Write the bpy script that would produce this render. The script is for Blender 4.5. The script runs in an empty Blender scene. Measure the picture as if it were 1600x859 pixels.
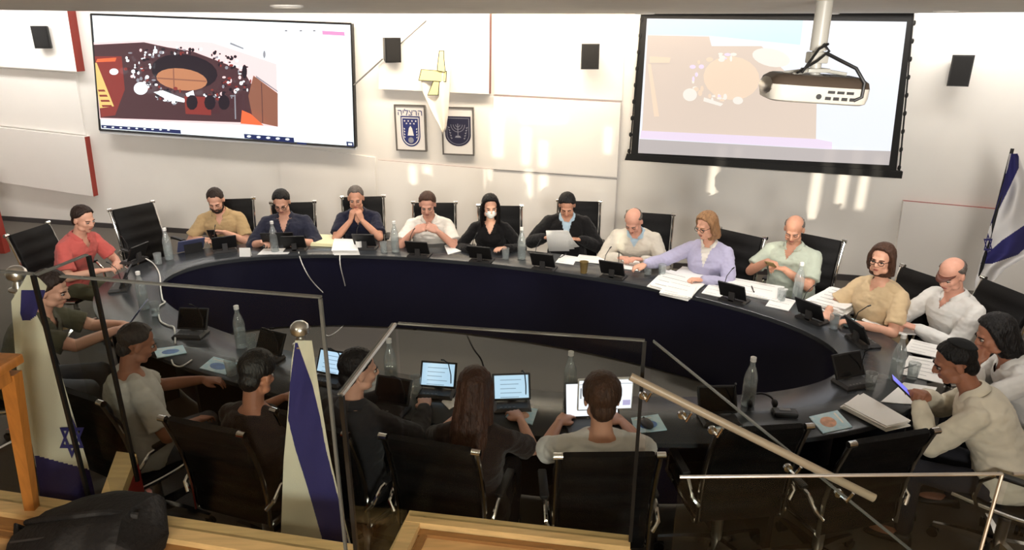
import bpy, bmesh, math, random
from math import sin, cos, pi, radians, sqrt, atan2
from mathutils import Vector, Matrix, noise
random.seed(7)
SC = bpy.context.scene
COL = SC.collection
# ---------------------------------------------------------------- camera
CAM = Vector((0, 0, 2.77)); F = 1080.0; PITCH = radians(19.83)
cd = bpy.data.cameras.new('camera'); cam = bpy.data.objects.new('camera', cd); COL.objects.link(cam)
cam.location = CAM; cam.rotation_euler = (pi / 2 - PITCH, 0, 0)
cd.sensor_width = 36; cd.lens = 36 * F / 1600; cd.clip_start = .05; cd.clip_end = 100
SC.camera = cam
FW = Vector((0, cos(PITCH), -sin(PITCH))); UP = Vector((0, sin(PITCH), cos(PITCH)))
def ray(x, y):
    return FW + Vector((1, 0, 0)) * ((x - 800) / F) - UP * ((y - 429.5) / F)
def at(x, y, z):                       # point on the horizontal plane z
    d = ray(x, y); return CAM + d * ((z - CAM.z) / d.z)
def atD(x, y, D):                      # point on the vertical plane y = D
    d = ray(x, y); return CAM + d * (D / d.y)
W1 = Vector((-7.19, 10.01, 0)); W2 = Vector((5.09, 7.23, 0))
WD = (W2 - W1).normalized(); WN = Vector((WD.y, -WD.x, 0))      # WN points into the room
def onw(x, y, off=0.0):                # point on the back wall (off = distance out from it)
    d = ray(x, y); P = W1 + WN * off
    return CAM + d * ((P - CAM).dot(WN) / d.dot(WN))
# ---------------------------------------------------------------- materials
MATS = {}
def mat(name, col, rough=.5, metal=0., spec=.5, bump=0., bscale=40., var=0., vscale=6., emis=None, estr=0., coat=0., sheen=0., stretch=None, trans=0., ior=1.45, col2=None):
    if name in MATS: return MATS[name]
    m = bpy.data.materials.new(name); m.use_nodes = True
    nt = m.node_tree; b = nt.nodes['Principled BSDF']
    c = (*col, 1)
    b.inputs['Base Color'].default_value = c
    b.inputs['Roughness'].default_value = rough; b.inputs['Metallic'].default_value = metal
    b.inputs['Specular IOR Level'].default_value = spec
    b.inputs['Coat Weight'].default_value = coat
    b.inputs['Sheen Weight'].default_value = sheen
    b.inputs['Transmission Weight'].default_value = trans; b.inputs['IOR'].default_value = ior
    if emis: b.inputs['Emission Color'].default_value = (*emis, 1); b.inputs['Emission Strength'].default_value = estr
    tc = nt.nodes.new('ShaderNodeTexCoord'); mp = nt.nodes.new('ShaderNodeMapping')
    nt.links.new(tc.outputs['Object'], mp.inputs['Vector'])
    if stretch: mp.inputs['Scale'].default_value = stretch
    if var or col2:
        n = nt.nodes.new('ShaderNodeTexNoise'); n.inputs['Scale'].default_value = vscale; n.inputs['Detail'].default_value = 5
        nt.links.new(mp.outputs['Vector'], n.inputs['Vector'])
        r = nt.nodes.new('ShaderNodeValToRGB')
        k2 = col2 if col2 else tuple(max(0, v * (1 - var)) for v in col)
        k1 = col if col2 else tuple(min(1, v * (1 + var)) for v in col)
        r.color_ramp.elements[0].position = .35; r.color_ramp.elements[1].position = .65
        r.color_ramp.elements[0].color = (*k2, 1); r.color_ramp.elements[1].color = (*k1, 1)
        nt.links.new(n.outputs['Fac'], r.inputs['Fac']); nt.links.new(r.outputs['Color'], b.inputs['Base Color'])
    if bump:
        n = nt.nodes.new('ShaderNodeTexNoise'); n.inputs['Scale'].default_value = bscale; n.inputs['Detail'].default_value = 4
        nt.links.new(mp.outputs['Vector'], n.inputs['Vector'])
        bp = nt.nodes.new('ShaderNodeBump'); bp.inputs['Strength'].default_value = bump; bp.inputs['Distance'].default_value = .01
        nt.links.new(n.outputs['Fac'], bp.inputs['Height']); nt.links.new(bp.outputs['Normal'], b.inputs['Normal'])
    MATS[name] = m; return m
def glassmat(name, tint=(.95, .97, .96), refl=.06, rough=.0, k=.6, refl_white=0.):
    m = bpy.data.materials.new(name); m.use_nodes = True; nt = m.node_tree; nt.nodes.clear()
    o = nt.nodes.new('ShaderNodeOutputMaterial'); t = nt.nodes.new('ShaderNodeBsdfTransparent'); g = nt.nodes.new('ShaderNodeBsdfGlossy')
    g.inputs['Roughness'].default_value = rough; t.inputs['Color'].default_value = (*tint, 1)
    mx = nt.nodes.new('ShaderNodeMixShader'); lw = nt.nodes.new('ShaderNodeLayerWeight'); lw.inputs['Blend'].default_value = .5
    mt = nt.nodes.new('ShaderNodeMath'); mt.operation = 'MULTIPLY_ADD'; mt.inputs[1].default_value = k; mt.inputs[2].default_value = refl
    pwr = nt.nodes.new('ShaderNodeMath'); pwr.operation = 'POWER'; pwr.inputs[1].default_value = 3.5; nt.links.new(lw.outputs['Facing'], pwr.inputs[0]); nt.links.new(pwr.outputs[0], mt.inputs[0]); nt.links.new(mt.outputs[0], mx.inputs['Fac'])
    nt.links.new(t.outputs[0], mx.inputs[1]); nt.links.new(g.outputs[0], mx.inputs[2]); nt.links.new(mx.outputs[0], o.inputs['Surface'])
    if refl_white:  # white diffuse share stands in for reflections on the glass
        df = nt.nodes.new('ShaderNodeBsdfDiffuse'); df.inputs['Color'].default_value = (.85, .88, .88, 1); m2 = nt.nodes.new('ShaderNodeMixShader'); m2.inputs['Fac'].default_value = refl_white
        nt.links.new(mx.outputs[0], m2.inputs[1]); nt.links.new(df.outputs[0], m2.inputs[2]); nt.links.new(m2.outputs[0], o.inputs['Surface'])
    MATS[name] = m; return m
M = lambda n: MATS[n]
def srgb(r, g, b):
    f = lambda v: (v / 255 / 12.92) if v / 255 <= .04045 else ((v / 255 + .055) / 1.055) ** 2.4
    return (f(r), f(g), f(b))
# ---------------------------------------------------------------- mesh builder
class MB:
    def __init__(s): s.v = []; s.f = []; s.m = []
    def add(s, vs, fs, mi=0):
        o = len(s.v); s.v += [Vector(q) for q in vs]; s.f += [tuple(i + o for i in f) for f in fs]; s.m += [mi] * len(fs)
    def box(s, c, size, rot=None, mi=0, bev=0.):
        bm = bmesh.new(); bmesh.ops.create_cube(bm, size=1)
        bmesh.ops.scale(bm, vec=Vector(size), verts=bm.verts)
        if bev: bmesh.ops.bevel(bm, geom=list(bm.edges), offset=min(bev, min(size) * .45), segments=2, affect='EDGES', profile=.5)
        R = rot.to_3x3() if isinstance(rot, Matrix) else (Matrix.Rotation(rot, 3, 'Z') if rot else Matrix.Identity(3))
        bm.verts.index_update()
        s.add([R @ v.co + Vector(c) for v in bm.verts], [[v.index for v in f.verts] for f in bm.faces], mi); bm.free()
    def prism(s, poly, z0, z1, mi=0, mi_side=None):       # poly: list of xy (ccw)
        n = len(poly); vs = [(p[0], p[1], z0) for p in poly] + [(p[0], p[1], z1) for p in poly]
        s.add(vs, [tuple(range(n))[::-1], tuple(range(n, 2 * n))], mi)
        s.add(vs, [(i, (i + 1) % n, n + (i + 1) % n, n + i) for i in range(n)], mi if mi_side is None else mi_side)
    def slab(s, front, nrm, th, mi=0, mi_side=None):      # front polygon (3D points) extruded by -nrm*th
        n = len(front); fr = [Vector(p) for p in front]; bk = [p - Vector(nrm) * th for p in fr]
        s.add(fr + bk, [tuple(range(n)), tuple(range(n, 2 * n))[::-1]], mi)
        s.add(fr + bk, [(i, n + i, n + (i + 1) % n, (i + 1) % n) for i in range(n)], mi if mi_side is None else mi_side)
    def rings(s, R, mi=0, cap=True, closed=False):        # list of rings of equal length
        n = len(R[0]); vs = [p for r in R for p in r]; fs = []
        k = len(R)
        for i in range(k if closed else k - 1):
            j = (i + 1) % k
            for a in range(n): fs.append((i * n + a, i * n + (a + 1) % n, j * n + (a + 1) % n, j * n + a))
        if cap and not closed: fs += [tuple(range(n))[::-1], tuple(range((k - 1) * n, k * n))]
        s.add(vs, fs, mi)
    def tube(s, pts, r, n=8, mi=0, closed=False):
        pts = [Vector(p) for p in pts]; rr = r if isinstance(r, (list, tuple)) else [r] * len(pts)
        R = []; prev = None; k = len(pts)
        for i, p in enumerate(pts):
            if closed: t = pts[(i + 1) % k] - pts[i - 1]
            else: t = pts[min(i + 1, k - 1)] - pts[max(i - 1, 0)]
            t.normalize()
            if prev is None:
                a = Vector((0, 0, 1)) if abs(t.z) < .9 else Vector((1, 0, 0)); x = t.cross(a).normalized()
            else: x = (prev - t * prev.dot(t)).normalized()
            prev = x; y = t.cross(x)
            R.append([p + (x * cos(2 * pi * j / n) + y * sin(2 * pi * j / n)) * rr[i] for j in range(n)])
        s.rings(R, mi, True, closed)
    def lathe(s, prof, c=(0, 0, 0), n=20, mi=0, axis=None, cap=True):
        c = Vector(c)
        if axis is None: x, y, z = Vector((1, 0, 0)), Vector((0, 1, 0)), Vector((0, 0, 1))
        else:
            z = Vector(axis).normalized(); a = Vector((0, 0, 1)) if abs(z.z) < .9 else Vector((1, 0, 0)); x = a.cross(z).normalized(); y = z.cross(x)
        s.rings([[c + z * h + (x * cos(2 * pi * j / n) + y * sin(2 * pi * j / n)) * max(r, 1e-4) for j in range(n)] for r, h in prof], mi, cap)
    def ell(s, c, r, R=None, n=14, k=9, mi=0):
        c = Vector(c); R = R or Matrix.Identity(3); rg = []
        for i in range(1, k):
            th = pi * i / k
            rg.append([c + R @ Vector((r[0] * sin(th) * cos(2 * pi * j / n), r[1] * sin(th) * sin(2 * pi * j / n), -r[2] * cos(th))) for j in range(n)])
        s.rings(rg, mi)
    def xform(s, mtx): s.v = [mtx @ v for v in s.v]; return s
    def merge(s, o, mi=0):
        b = len(s.v); s.v += o.v; s.f += [tuple(i + b for i in f) for f in o.f]; s.m += [q + mi for q in o.m]
    def mesh(s, name, mats, smooth=True, angle=40):
        me = bpy.data.meshes.new(name); me.from_pydata([tuple(v) for v in s.v], [], s.f)
        for m_ in (mats if isinstance(mats, (list, tuple)) else [mats]): me.materials.append(m_)
        me.polygons.foreach_set('material_index', s.m)
        bm = bmesh.new(); bm.from_mesh(me); bmesh.ops.recalc_face_normals(bm, faces=bm.faces); bm.to_mesh(me); bm.free()
        me.polygons.foreach_set('use_smooth', [smooth] * len(me.polygons))
        if smooth and angle < 180: me.set_sharp_from_angle(angle=radians(angle))
        me.update(); return me
    def build(s, name, mats, parent=None, loc=None, rz=0., smooth=True, angle=40):
        o = bpy.data.objects.new(name, s.mesh(name, mats, smooth, angle)); COL.objects.link(o)
        if parent: o.parent = parent
        if loc is not None: o.location = loc
        if rz: o.rotation_euler = (0, 0, rz)
        return o
def tag(o, label=None, cat=None, group=None, kind=None):
    if label: o['label'] = label
    if cat: o['category'] = cat
    if group: o['group'] = group
    if kind: o['kind'] = kind
    return o
def empty(name, loc=(0, 0, 0), rz=0., label=None, cat=None, group=None):
    o = bpy.data.objects.new(name, None); COL.objects.link(o); o.location = loc; o.rotation_euler = (0, 0, rz); o.empty_display_size = .1
    return tag(o, label, cat, group)
def struct(mb, name, mats, **k):
    o = mb.build(name, mats, **k); o['kind'] = 'structure'; return o
def dup(o, loc=None, rz=None, label=None, group=None, parent=None):
    c = o.copy(); COL.objects.link(c)
    if parent is not None: c.parent = parent
    if loc is not None: c.location = loc
    if rz is not None: c.rotation_euler = (0, 0, rz)
    if label: c['label'] = label
    if group: c['group'] = group
    for ch in KIDS.get(o.name, []) or [q for q in o.children]: dup(ch, parent=c)
    return c
KIDS = {}
def lerp(a, b, t): return a + (b - a) * t
def pw(tab, t):                        # piecewise linear table [(t,v),...]
    if t <= tab[0][0]: return tab[0][1]
    for (a, x), (b, y) in zip(tab, tab[1:]):
        if t <= b: return x + (y - x) * (t - a) / (b - a)
    return tab[-1][1]
# table ring (inner edge is an ellipse)
TC = Vector((-.40, 4.85)); TA, TB, TANG = 2.66, 1.07, radians(-18.5)
TU = Vector((cos(TANG), sin(TANG))); TV_ = Vector((-sin(TANG), cos(TANG)))
def oval(a, off=0.0):
    p = Vector((TA * cos(a), TB * sin(a))); n = Vector((cos(a) / TA, sin(a) / TB)).normalized(); p += n * off
    return TC + TU * p.x + TV_ * p.y
def facing(xy):                        # angle of the direction that looks squarely at the table from xy
    best = min(range(720), key=lambda i: (oval(i * pi / 360, .55) - Vector((xy[0], xy[1]))).length)
    a = best * pi / 360; n = Vector((cos(a) / TA, sin(a) / TB)).normalized(); n = TU * n.x + TV_ * n.y
    return atan2(-n.y, -n.x)
# ================================================================ materials
mat('wall_white', srgb(238, 234, 228), .32, spec=.5, var=.012, vscale=3)
mat('panel_white', srgb(240, 236, 231), .22, spec=.5, var=.01, vscale=2)
mat('panel_red', srgb(146, 52, 42), .45, var=.05)
mat('panel_brown', srgb(112, 52, 44), .45, var=.05)
mat('ceiling_grey', srgb(226, 222, 212), .7, var=.02)
mat('carpet', srgb(100, 94, 87), .95, bump=.6, bscale=400, var=.12, vscale=120)
mat('carpet_light', srgb(132, 128, 124), .95, bump=.6, bscale=400, var=.1, vscale=120)
mat('base_dark', srgb(70, 66, 66), .6)
mat('cream_trim', srgb(205, 196, 168), .6)
mat('beech', srgb(222, 188, 130), .45, var=.1, vscale=5, stretch=(1, 9, 9), coat=.15)
mat('beech_floor', srgb(218, 176, 118), .45, var=.12, vscale=4, stretch=(1, 8, 8), coat=.2)
mat('beech_dark', srgb(150, 108, 62), .45, var=.1, vscale=5, stretch=(1, 9, 9))
mat('oak_orange', srgb(186, 122, 56), .4, var=.12, vscale=6, stretch=(8, 8, 1), coat=.1)
mat('red_face', srgb(160, 44, 38), .5, var=.06)
mat('black_plastic', srgb(22, 21, 22), .45, bump=.1, bscale=600)
mat('black_gloss', srgb(12, 12, 14), .12)
mat('charcoal', srgb(52, 50, 50), .5, bump=.1, bscale=500)
mat('grey_plastic', srgb(112, 110, 108), .45)
mat('silver', (.72, .71, .69), .28, metal=1.)
mat('chrome', (.8, .79, .78), .12, metal=1.)
mat('steel_satin', (.55, .53, .5), .35, metal=1.)
mat('leather', srgb(13, 11, 11), .5, spec=.22, bump=.35, bscale=220, var=.15, vscale=40)
mat('table_black', srgb(20, 20, 25), .3, spec=.5, var=.06, vscale=2)
mat('table_grey', srgb(54, 56, 59), .26, spec=.5, var=.05, vscale=2)  # black tabletop; reflected wall light is put into its grey base
mat('table_panel', srgb(22, 21, 40), .32, spec=.5, var=.1, vscale=1.5)
mat('paper', srgb(240, 238, 234), .85, bump=.1, bscale=60)
mat('paper_warm', srgb(236, 230, 190), .85, bump=.1, bscale=60)
mat('ink', srgb(70, 70, 80), .8)
mat('white_plastic', srgb(228, 226, 222), .4)
mat('cable_white', srgb(215, 212, 205), .5)
mat('cable_black', srgb(24, 24, 25), .5)
mat('dark_edge', srgb(16, 16, 16), .4)
glassmat('glass_rail', (.93, .95, .94), .005, k=.18)
glassmat('glass_cup', (.86, .88, .88), .10, refl_white=.12)
glassmat('bottle_glass', (.80, .84, .84), .12, refl_white=.16)
mat('glass_edge', srgb(96, 98, 94), .25, spec=.6)
glassmat('water_fill', (.84, .87, .87), .05, refl_white=.08)
# ================================================================ room shell
mb = MB(); mb.box((-1, 3.2, -.05), (20, 18, .1)); struct(mb, 'floor', M('carpet'))
mb = MB()
A, B = W1 - WD * 3, W2 + WD * 3
mb.slab([A, B, B + Vector((0, 0, 3.6)), A + Vector((0, 0, 3.6))], WN, .2); struct(mb, 'wall_back', M('wall_white'))
mb = MB(); mb.box((-8.2, 3, 1.8), (.2, 16, 3.6)); struct(mb, 'wall_left', M('wall_white'))
mb = MB(); mb.box((7.4, 3, 1.8), (.2, 16, 3.6)); struct(mb, 'wall_right', M('wall_white'))
mb = MB(); mb.box((-.4, 3, 3.65), (17, 17, .1)); struct(mb, 'ceiling', M('ceiling_grey'))
# floating oval ceiling over the table: its underside just above eye height of the gallery
CLC = Vector((.75, 4.0))
def cloud(a, k=1.0):
    return CLC + Vector((5.2 * k * cos(a), 3.3 * k * sin(a))) 
mb = MB()
N = 96
P = [cloud(2 * pi * i / N) for i in range(N)]
mb.prism([tuple(p) for p in P], 2.885, 3.02)
P2 = [cloud(2 * pi * i / N, .93) for i in range(N)]
mb.prism([tuple(p) for p in P2], 2.875, 2.89)
struct(mb, 'ceiling_oval', M('ceiling_grey'))
# floor edge strip and baseboard of the back wall
mb = MB(); mb.slab([W1 - WD * 3 + WN * .02, W2 + WD * 3 + WN * .02, W2 + WD * 3 + WN * .02 + Vector((0, 0, .07)), W1 - WD * 3 + WN * .02 + Vector((0, 0, .07))], WN, .02)
struct(mb, 'baseboard_back', M('base_dark'))
# ---- wall cladding panels: thick white boards with red edges
def panel(name, px, th, side='panel_red', off=0.0, red=(1,)):
    """px = four photo corners (tl, tr, br, bl) of the board's face; the board stands th out of the wall"""
    m_ = MB(); fr = [onw(*p, off=th + off) for p in px][::-1]
    bk = [p - WN * (th + off + .01) for p in fr]; m_.add(fr + bk, [(0, 1, 2, 3), (7, 6, 5, 4)], 0)
    for i in range(4): m_.add(fr + bk, [(i, 4 + i, 4 + (i + 1) % 4, (i + 1) % 4)], 1 if i in red else 0)
    return struct(m_, name, [M('panel_white'), M(side)], smooth=False)
panel('trim_1', [(-160, 0), (102, 0), (120, 112), (-130, 96)], .14)
panel('trim_2', [(-120, 98), (117, 115), (133, 211), (-100, 185)], .03, 'panel_white')
panel('trim_3', [(-100, 188), (132, 214), (146, 307), (-80, 272)], .09)
panel('trim_4', [(590, 14), (765, 20), (764, 147), (592, 139)], .10, 'panel_brown')
panel('trim_5', [(773, 20), (978, 22), (972, 157), (772, 147)], .015, 'panel_white')
panel('trim_6', [(771, 150), (970, 160), (964, 277), (770, 264)], .035, 'panel_brown', red=(0, 1, 2))
panel('trim_7', [(590, 250), (964, 280), (955, 420), (592, 410)], .02, 'panel_brown', red=(1, 2))
panel('trim_8', [(1412, 314), (1640, 334), (1640, 500), (1388, 470)], .05, 'panel_red', red=(2,))
panel('trim_9', [(436, 226), (586, 246), (588, 400), (442, 392)], .015, 'panel_white')
# red partition end at the far left
m_ = MB(); p = at(4, 398, 0.0)
m_.box((p.x - .55, p.y + .1, .55), (1.1, .1, 1.1)); struct(m_, 'trim_10', M('panel_red'))
# ---- rear wall of the room behind the gallery, with narrow window openings that let the low sun through
SUN_EL = radians(2.6); SUN_AZ = radians(2.0)
SD = Vector((sin(SUN_AZ) * cos(SUN_EL), cos(SUN_AZ) * cos(SUN_EL), -sin(SUN_EL)))
YB = -4.0
bars = [(815, 829, 200, 257), (842, 856, 220, 260), (768, 786, 175, 245), (943, 957, 197, 240), (780, 792, 268, 305), (819, 832, 264, 308), (842, 856, 272, 304), (934, 946, 298, 323),
        (757, 769, 262, 292), (640, 652, 258, 298), (662, 675, 258, 300), (1268, 1284, 226, 345), (1311, 1327, 228, 325), (1343, 1357, 238, 328), (1108, 1122, 224, 330), (1139, 1150, 226, 242), (815, 884, 179, 192)]
holes = []
for x0, x1, y0, y1 in bars:
    ym = (y0 + y1) / 2; a = onw(x0, ym); b = onw(x1, ym); a.z = onw(x0, y0).z; b.z = onw(x1, y1).z; t0 = (YB - a.y) / SD.y; a = a + SD * t0; b = b + SD * ((YB - b.y) / SD.y)
    holes.append((a.x, b.x, min(a.z, b.z), max(a.z, b.z)))
xs = sorted({-8.2, 7.4, *[h[0] for h in holes], *[h[1] for h in holes]})
mb = MB()
for xa, xb in zip(xs, xs[1:]):
    op = sorted((h[2], h[3]) for h in holes if h[0] <= xa + 1e-6 and h[1] >= xb - 1e-6)
    z = 0.0
    for z0, z1 in op + [(3.6, 3.6)]:
        if z0 > z: mb.box(((xa + xb) / 2, YB, (z + z0) / 2), (xb - xa, .02, z0 - z))
        z = max(z, z1)
struct(mb, 'wall_rear', M('wall_white'), smooth=False)
# ================================================================ raised gallery where the photograph was taken from
G = 1.0
c0 = at(-120, 747, G); c1 = at(555, 850, G); cdv = (c1 - c0).normalized(); cnv = Vector((-cdv.y, cdv.x, 0))   # front edge line, cnv = towards council
far_l = c0 - cdv * 4
def q(p, d=0.0): return (p.x + cnv.x * d, p.y + cnv.y * d)
xr0 = c1.x
LZ = .76                                # landing curb height
l0 = at(640, 797, LZ); l1 = at(985, 836, LZ)
RY = 1.04                               # right-hand gallery edge, close to the camera
mb = MB()
mb.prism([(-8.1, -3.9), (xr0, -3.9), (xr0, c1.y - .06), (far_l.x, far_l.y - .06)], 0, .955, 1, 1)
mb.prism([(xr0, -3.9), (7.3, -3.9), (7.3, RY - .05), (xr0, RY - .05)], 0, .955, 1, 1)
mb.box((0, 0, .957), (.001, .001, .001))
gp = struct(mb, 'floor_gallery', [M('beech_floor'), M('beech_floor')], smooth=False)
mb = MB(); mb.prism([q(far_l, -.11), q(c1, -.11), q(c1, 0), q(far_l, 0)], .0, G, 0)
mb.prism([q(far_l, -.15), q(c1, -.15), q(c1, -.11), q(far_l, -.11)], .93, .975, 1)
mb.prism([q(far_l, -.19), q(c1, -.19), q(c1, -.165), q(far_l, -.165)], .93, .963, 1)
struct(mb, 'trim_11', [M('beech'), M('beech_dark')], smooth=False)
mb = MB(); mb.prism([(xr0, RY - .06), (7.3, RY - .06), (7.3, RY), (xr0, RY)], 0, G, 0); struct(mb, 'trim_12', M('beech'), smooth=False)
# landing in front of the stairs
ld = (l1 - l0).normalized(); ln = Vector((-ld.y, ld.x, 0))
def lq(p, d): return (p.x + ln.x * d, p.y + ln.y * d)
lw = .07
mb = MB(); mb.prism([(xr0 + .02, RY), (l1.x, RY), (l1.x, l1.y - .03), (l0.x, l0.y - .03), (xr0 + .02, c1.y)], 0, .715, 0, 0); struct(mb, 'floor_landing', M('beech_floor'), smooth=False)
mb = MB()
mb.prism([lq(l0, -lw), lq(l1, -lw), lq(l1, 0), lq(l0, 0)], 0, LZ)
mb.prism([lq(l0 + ld * .05, -lw - .035), lq(l1, -lw - .035), lq(l1, -lw - .005), lq(l0 + ld * .05, -lw - .005)], .70, .732, 1)
a = Vector((xr0 + .02, c1.y, 0)); b = Vector((l0.x, l0.y, 0)); sd = (b - a).normalized(); sn = Vector((-sd.y, sd.x, 0))
mb.prism([(a.x, a.y), (a.x - sn.x * lw, a.y - sn.y * lw), (b.x - sn.x * lw, b.y - sn.y * lw), (b.x, b.y)][::1], 0, LZ - .002)
mb.prism([(a.x - sn.x * (lw + .012), a.y - sn.y * (lw + .012)), (a.x - sn.x * (lw + .04), a.y - sn.y * (lw + .04)), (b.x - sn.x * (lw + .04), b.y - sn.y * (lw + .04)), (b.x - sn.x * (lw + .012), b.y - sn.y * (lw + .012))], .70, .730, 1)
struct(mb, 'trim_13', [M('beech'), M('beech_dark')], smooth=False)
# steps down to the right, towards the council floor
mb = MB()
sx = l1.x
for i in range(4):
    z1 = .715 - .18 * (i + 1)
    if z1 <= 0.01: break
    mb.prism([(sx + .28 * i, RY + .75), (sx + .28 * (i + 1), RY + .75), (sx + .28 * (i + 1), l1.y - .05 - .1 * i), (sx + .28 * i, l1.y - .05 - .1 * i)], 0, z1)
struct(mb, 'floor_steps', mat('step_carpet', srgb(52, 46, 42), .95, bump=.5, bscale=400, var=.1, vscale=90), smooth=False)
# ---- glass balustrades, each a thing
def pane(root, pts, th=.012, name='pane', edge_top=True):
    """pts: bottom-left, bottom-right, top-right, top-left (world)"""
    pts = [Vector(p) for p in pts]; n = (pts[1] - pts[0]).cross(pts[3] - pts[0]).normalized()
    m_ = MB(); m_.slab([p - root.location for p in pts], n, th); m_.build(name, M('glass_rail'), root, smooth=False)
    if edge_top:
        m_ = MB(); d = (pts[2] - pts[3]).normalized(); a, b = pts[3] - root.location, pts[2] - root.location
        m_.slab([a + n * .0015, b + n * .0015, b + n * .0015 + Vector((0, 0, .006)), a + n * .0015 + Vector((0, 0, .006))], n, th + .003); m_.build('polished_edge', M('glass_edge'), root, smooth=False)
def post(root, a, b, w=.013, m_='dark_edge', name='edge_post'):
    o = MB(); a = Vector(a) - root.location; b = Vector(b) - root.location
    o.box((a + b) / 2, (w, w, (b - a).length), Matrix.Rotation(atan2(cdv.y, cdv.x), 3, 'Z').to_4x4()); o.build(name, M(m_), root, smooth=False)
def gl(px, py, z=G): p = at(px, py, z); p.z = z; return p
def online(px):                        # point of the curb line under photo column px (at top height 1.98)
    for k in range(4000):
        p = c0 + cdv * (k * .001); d = p - CAM; d = Vector((p.x, p.y, 1.0)) - CAM
        if d.dot(Vector((1, 0, 0))) / d.dot(FW) * F + 800 >= px: return Vector((p.x, p.y, G))
    return c1
UPZ = Vector((0, 0, .98))
mid = -cnv * .055
pA = online(162) + mid; pA0 = far_l + mid; pB = pA + cnv * .22 + cdv * .02; pBB = online(188) + mid; pC = c1 + mid - cdv * .01
r = empty('glass_balustrade', pA0 + cdv * 4.5, 0, 'glass balustrade panel in front of the left flag, beside the wooden stand', 'glass panel', 'clear glass balustrade panels')
pane(r, [pA0, pA, pA + UPZ, pA0 + UPZ]); post(r, pA, pA + UPZ)
r = empty('glass_balustrade', pA, 0, 'narrow glass return panel above the red-faced block with a wooden cap', 'glass panel', 'clear glass balustrade panels')
pane(r, [pA + cdv * .02, pB, pB + UPZ, pA + cdv * .02 + UPZ]); post(r, pB, pB + UPZ)
r = empty('glass_balustrade', pB, 0, 'long glass balustrade panel with the right foreground flag standing behind it', 'glass panel', 'clear glass balustrade panels')
pane(r, [pBB + cdv * .03, pC, pC + UPZ, pBB + cdv * .03 + UPZ]); post(r, pC + UPZ * 0, pC + UPZ, .010, 'glass_edge')
GT = Vector((0, 0, .91))
m0 = Vector((*lq(l0, -.035), LZ)); m1 = Vector((*lq(l1, -.035), LZ))
ra = Vector((a.x + .01, a.y - .10, LZ))
r = empty('glass_balustrade', m0, 0, 'glass side panel of the landing whose top edge runs away from the camera', 'glass panel', 'clear glass balustrade panels')
pane(r, [ra, m0, m0 + GT, ra + GT]); post(r, ra, ra + GT, .014)
m_ = MB(); m_.tube([ra + GT - m0, GT], .008, 6); m_.build('top_cap', M('steel_satin'), r)
r = empty('glass_balustrade', m0.lerp(m1, .5), 0, 'glass front panel of the landing, behind it the woman with long dark hair', 'glass panel', 'clear glass balustrade panels')
pane(r, [m0 + ld * .01, m1, m1 + GT, m0 + ld * .01 + GT]); post(r, m1, m1 + GT, .014)
# sloping stair glass with the handrail
s0 = m1 + ld * .03; s1 = Vector((s0.x + 1.15, s0.y - .42, .02))
r = empty('glass_balustrade', s0, 0, 'sloping glass panel along the steps behind the diagonal handrail', 'glass panel', 'clear glass balustrade panels')
t1 = atD(1150, 612, s1.y + .15)
pane(r, [s0, s1, s1 + Vector((0, 0, .80)), s0 + GT])
h0 = atD(985, 588, m1.y - .06); h1 = atD(1366, 778, s1.y + .13)
r = empty('handrail', h0, 0, 'pale diagonal handrail with a rounded profile running down beside the steps', 'handrail')
m_ = MB(); hd = (h1 - h0).normalized(); hs = hd.cross(Vector((0, 0, 1))).normalized(); hu = hs.cross(hd)
def rr(p): return [p + hs * (.013 * cos(t)) + hu * (.016 * sin(t)) for t in [2 * pi * i / 14 for i in range(14)]]
m_.rings([rr(Vector((0, 0, 0))), rr((h1 - h0) * .5), rr(h1 - h0)]); m_.build('rail', mat('rail_wood', srgb(164, 148, 126), .35, var=.06, vscale=5), r)
for k in (.10, .27, .40, .72, .93):
    p = (h1 - h0) * k; m_ = MB(); m_.tube([p - hu * .02, p - hu * .06 , p - hu * .07 + Vector((0, .05, 0))], .006, 8); m_.lathe([(.016, 0), (.016, .012)], p - hu * .07 + Vector((0, .05, 0)), 12, axis=(0, 1, 0)); m_.build('bracket', M('chrome'), r)
# nearer glass on the right
g0 = at(1062, 745, 1.98); g1 = at(1566, 740, 1.98); g0.z = g1.z = G
r = empty('glass_balustrade', g0.lerp(g1, .5), 0, 'low glass panel at the right with a thin metal top line, nearest to the camera', 'glass panel', 'clear glass balustrade panels')
pane(r, [g0, g1, g1 + UPZ, g0 + UPZ], .005, edge_top=False); m_ = MB(); m_.tube([g0 + UPZ - r.location, g1 + UPZ - r.location], .0032, 8); m_.tube([g1 - r.location, g1 + UPZ - r.location], .0032, 8); m_.build('edge_profile', M('steel_satin'), r)
g2 = g1 + Vector((.02, 0, 0)); g3 = g2 + Vector((.6, 0, 0))
r = empty('glass_balustrade', g2, 0, 'glass panel cut off by the right border of the picture', 'glass panel', 'clear glass balustrade panels')
pane(r, [g2, g3, g3 + UPZ, g2 + UPZ], .005, edge_top=False); m_ = MB(); m_.tube([g2 + UPZ - r.location, g3 + UPZ - r.location], .0032, 8); m_.build('edge_profile', M('steel_satin'), r)
# red-faced block with a wooden cap between the two left posts
k0 = at(150, 752, G); k1 = at(213, 709, G)
w0 = pA - mid; m_ = MB()
fx = [w0 + cdv * -.03, w0 + cdv * .055, k1 + cdv * .0, k1 - cdv * .10]
m_.prism([(p.x, p.y) for p in fx], 0, .955, 1); m_.prism([(p.x, p.y) for p in fx], .955, G, 0); struct(m_, 'trim_14', [M('beech'), M('red_face')], smooth=False)
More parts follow.
